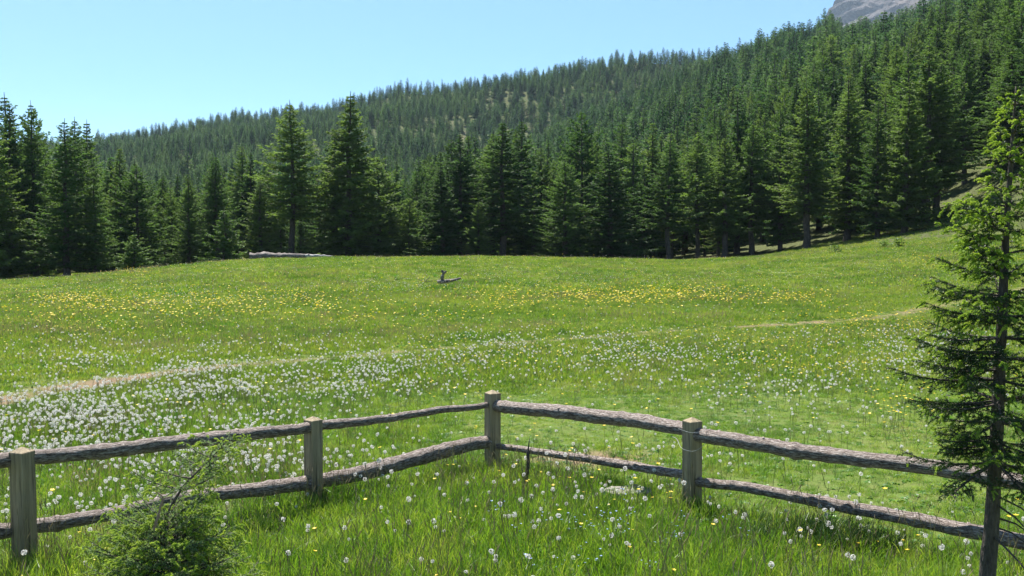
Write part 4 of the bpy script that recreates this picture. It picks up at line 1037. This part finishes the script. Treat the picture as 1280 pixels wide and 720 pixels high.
def stump():
    p = at(556, 368, 38.5); gz = float(ground(p.x, p.y)); r = empty('dead_branch', (p.x, p.y, gz)); r.scale = (1.25, 1.25, 1.25); tag(r, 'small dead branch with an upright forked stub lying alone in the middle of the meadow', 'dead wood')
    mb = MB(); tube(mb, spline([(-.22, 0, .06), (0, 0, .09), (.25, .03, .13), (.50, .06, .19)], 24), np.linspace(.075, .03, 24), 9, 0, .3, 5); mb.obj('stem', M_grey, r, True)
    mb = MB(); tube(mb, spline([(-.06, 0, .08), (-.08, 0, .22), (-.04, 0, .34), (-.10, 0, .44)], 16), [.05] * 8 + [.04] * 8, 9, 0, .35, 6)
    tube(mb, spline([(-.05, 0, .33), (.03, 0, .40), (.06, 0, .41)], 10), np.linspace(.04, .02, 10), 8, 0, .3, 7); mb.obj('stub', M_grey, r, True)
stump()
def twigs():
    p = at(531, 366, 39.2); gz = float(ground(p.x, p.y)); mb = MB()
    for k, (a, l) in enumerate(((.2, .5), (.9, .4), (2.6, .45), (1.6, .3))):
        tube(mb, spline([(0, 0, .03), (math.cos(a) * l * .5, 0, .05 + math.sin(a) * l * .4), (math.cos(a) * l, .1, .04 + math.sin(a) * l * .7)], 8), np.linspace(.02, .007, 8), 5, 0, .2, k)
    o = mb.obj('dead_twigs', M_grey); o.location = (p.x, p.y, gz); tag(o, 'little heap of pale dead twigs left of the dead branch in the meadow', 'dead wood')
twigs()
def slab():
    p = at(783, 613, 7.45); gz = float(ground(p.x, p.y)); mb = MB(); n = 40
    for (cx_, cy_, l, wd_, hh, rz) in ((-.09, 0, .11, .075, .05, .2),):
        pass
    r2 = np.random.default_rng(9); seg = 20; rings = [(1.0, -.05), (1.0, .01), (.96, .035), (.7, .05), (.25, .055)]
    rad = 1 + .22 * (fbm(np.cos(np.linspace(0, 6.283, seg, endpoint=False)) * 1.7 + 4, np.sin(np.linspace(0, 6.283, seg, endpoint=False)) * 1.7 + 4, 3, 5) - .5) * 2
    v = []
    for s_, z_ in rings:
        for k in range(seg):
            a = 6.283 * k / seg; v.append((.20 * s_ * rad[k] * math.cos(a), .09 * s_ * rad[k] * math.sin(a), z_ + r2.normal(0, .006) * (s_ < .99)))
    q_ = [(i_ * seg + k, i_ * seg + (k + 1) % seg, (i_ + 1) * seg + (k + 1) % seg, (i_ + 1) * seg + k) for i_ in range(4) for k in range(seg)]
    v.append((0, 0, .056)); tr = [(4 * seg + k, 4 * seg + (k + 1) % seg, 5 * seg) for k in range(seg)]; mb.add(v, q_, tr)
    m = barkmat('pale_stone', [(.35, (.14, .12, .10)), (.5, (.29, .26, .225)), (.68, (.44, .41, .36))], (6, 6, 6), .6, .01, .9, 8)
    o = mb.obj('flat_stone', m, smooth=False); o.location = (p.x, p.y, gz + .045); o.rotation_euler = (.08, .03, .15); tag(o, 'flat pale stone in the grass just left of the right-hand fence post', 'stone')
slab()
def stick():
    p = at(659, 612, 7.7); gz = float(ground(p.x, p.y)); q_ = [at(658, 600, 7.7), at(660, 578, 7.7), at(660, 565, 7.7), at(662, 548, 7.7)]
    mb = MB(); pts = [(0, 0, -.03)] + [(a.x - p.x, 0, a.z - gz) for a in q_]
    tube(mb, spline(pts, 24), np.interp(np.linspace(0, 1, 24), [0, .75, .8, 1], [.016, .013, .007, .002]), 7, 0, .3, 2)
    tube(mb, [(.012, 0, .3), (.03, 0, .36)], [.006, .002], 5); o = mb.obj('dead_stick', M_bark, smooth=True); o.location = (p.x, p.y, gz)
    tag(o, 'thin dark dead stick standing upright in the grass right of the corner post', 'stick')
stick()
def leafy(px_, D, s, label):
    x = (px_ - 640) / F * D; gz = float(ground(x, D)); mb = MB(); r2 = np.random.default_rng(int(px_))
    for k in range(46):
        a = r2.uniform(0, 6.28); h = r2.uniform(.05, .55); p0 = np.array([r2.normal(0, .16), r2.normal(0, .12), h * .8]); dv = np.array([math.cos(a), math.sin(a), .5]); sv = np.array([-math.sin(a), math.cos(a), 0]); l = .26
        mb.add([p0, p0 + dv * l * .5 - sv * .06, p0 + dv * l - [0, 0, .06], p0 + dv * l * .5 + sv * .06], [(0, 1, 2, 3)])
    for k in range(6): 
        a, b_ = r2.normal(0, .12, 2); tube(mb, [(a, b_, -.05), (a * 1.2, b_ * 1.2, .5)], [.01, .006], 4)
    o = mb.obj('leafy_plant', M_needle_light); o.location = (x, D, gz); o.scale = (s, s, s); tag(o, label, 'plant', 'leafy plants on the shaded bank')
leafy(1044, 60, 1.0, 'bright leafy plant at the shadow edge below the thick trunk tree')
leafy(1122, 60, 1.1, 'bright leafy plant highest on the shaded bank at the right')
leafy(1105, 60.5, .9, 'smaller leafy plant beside the highest one on the shaded bank')
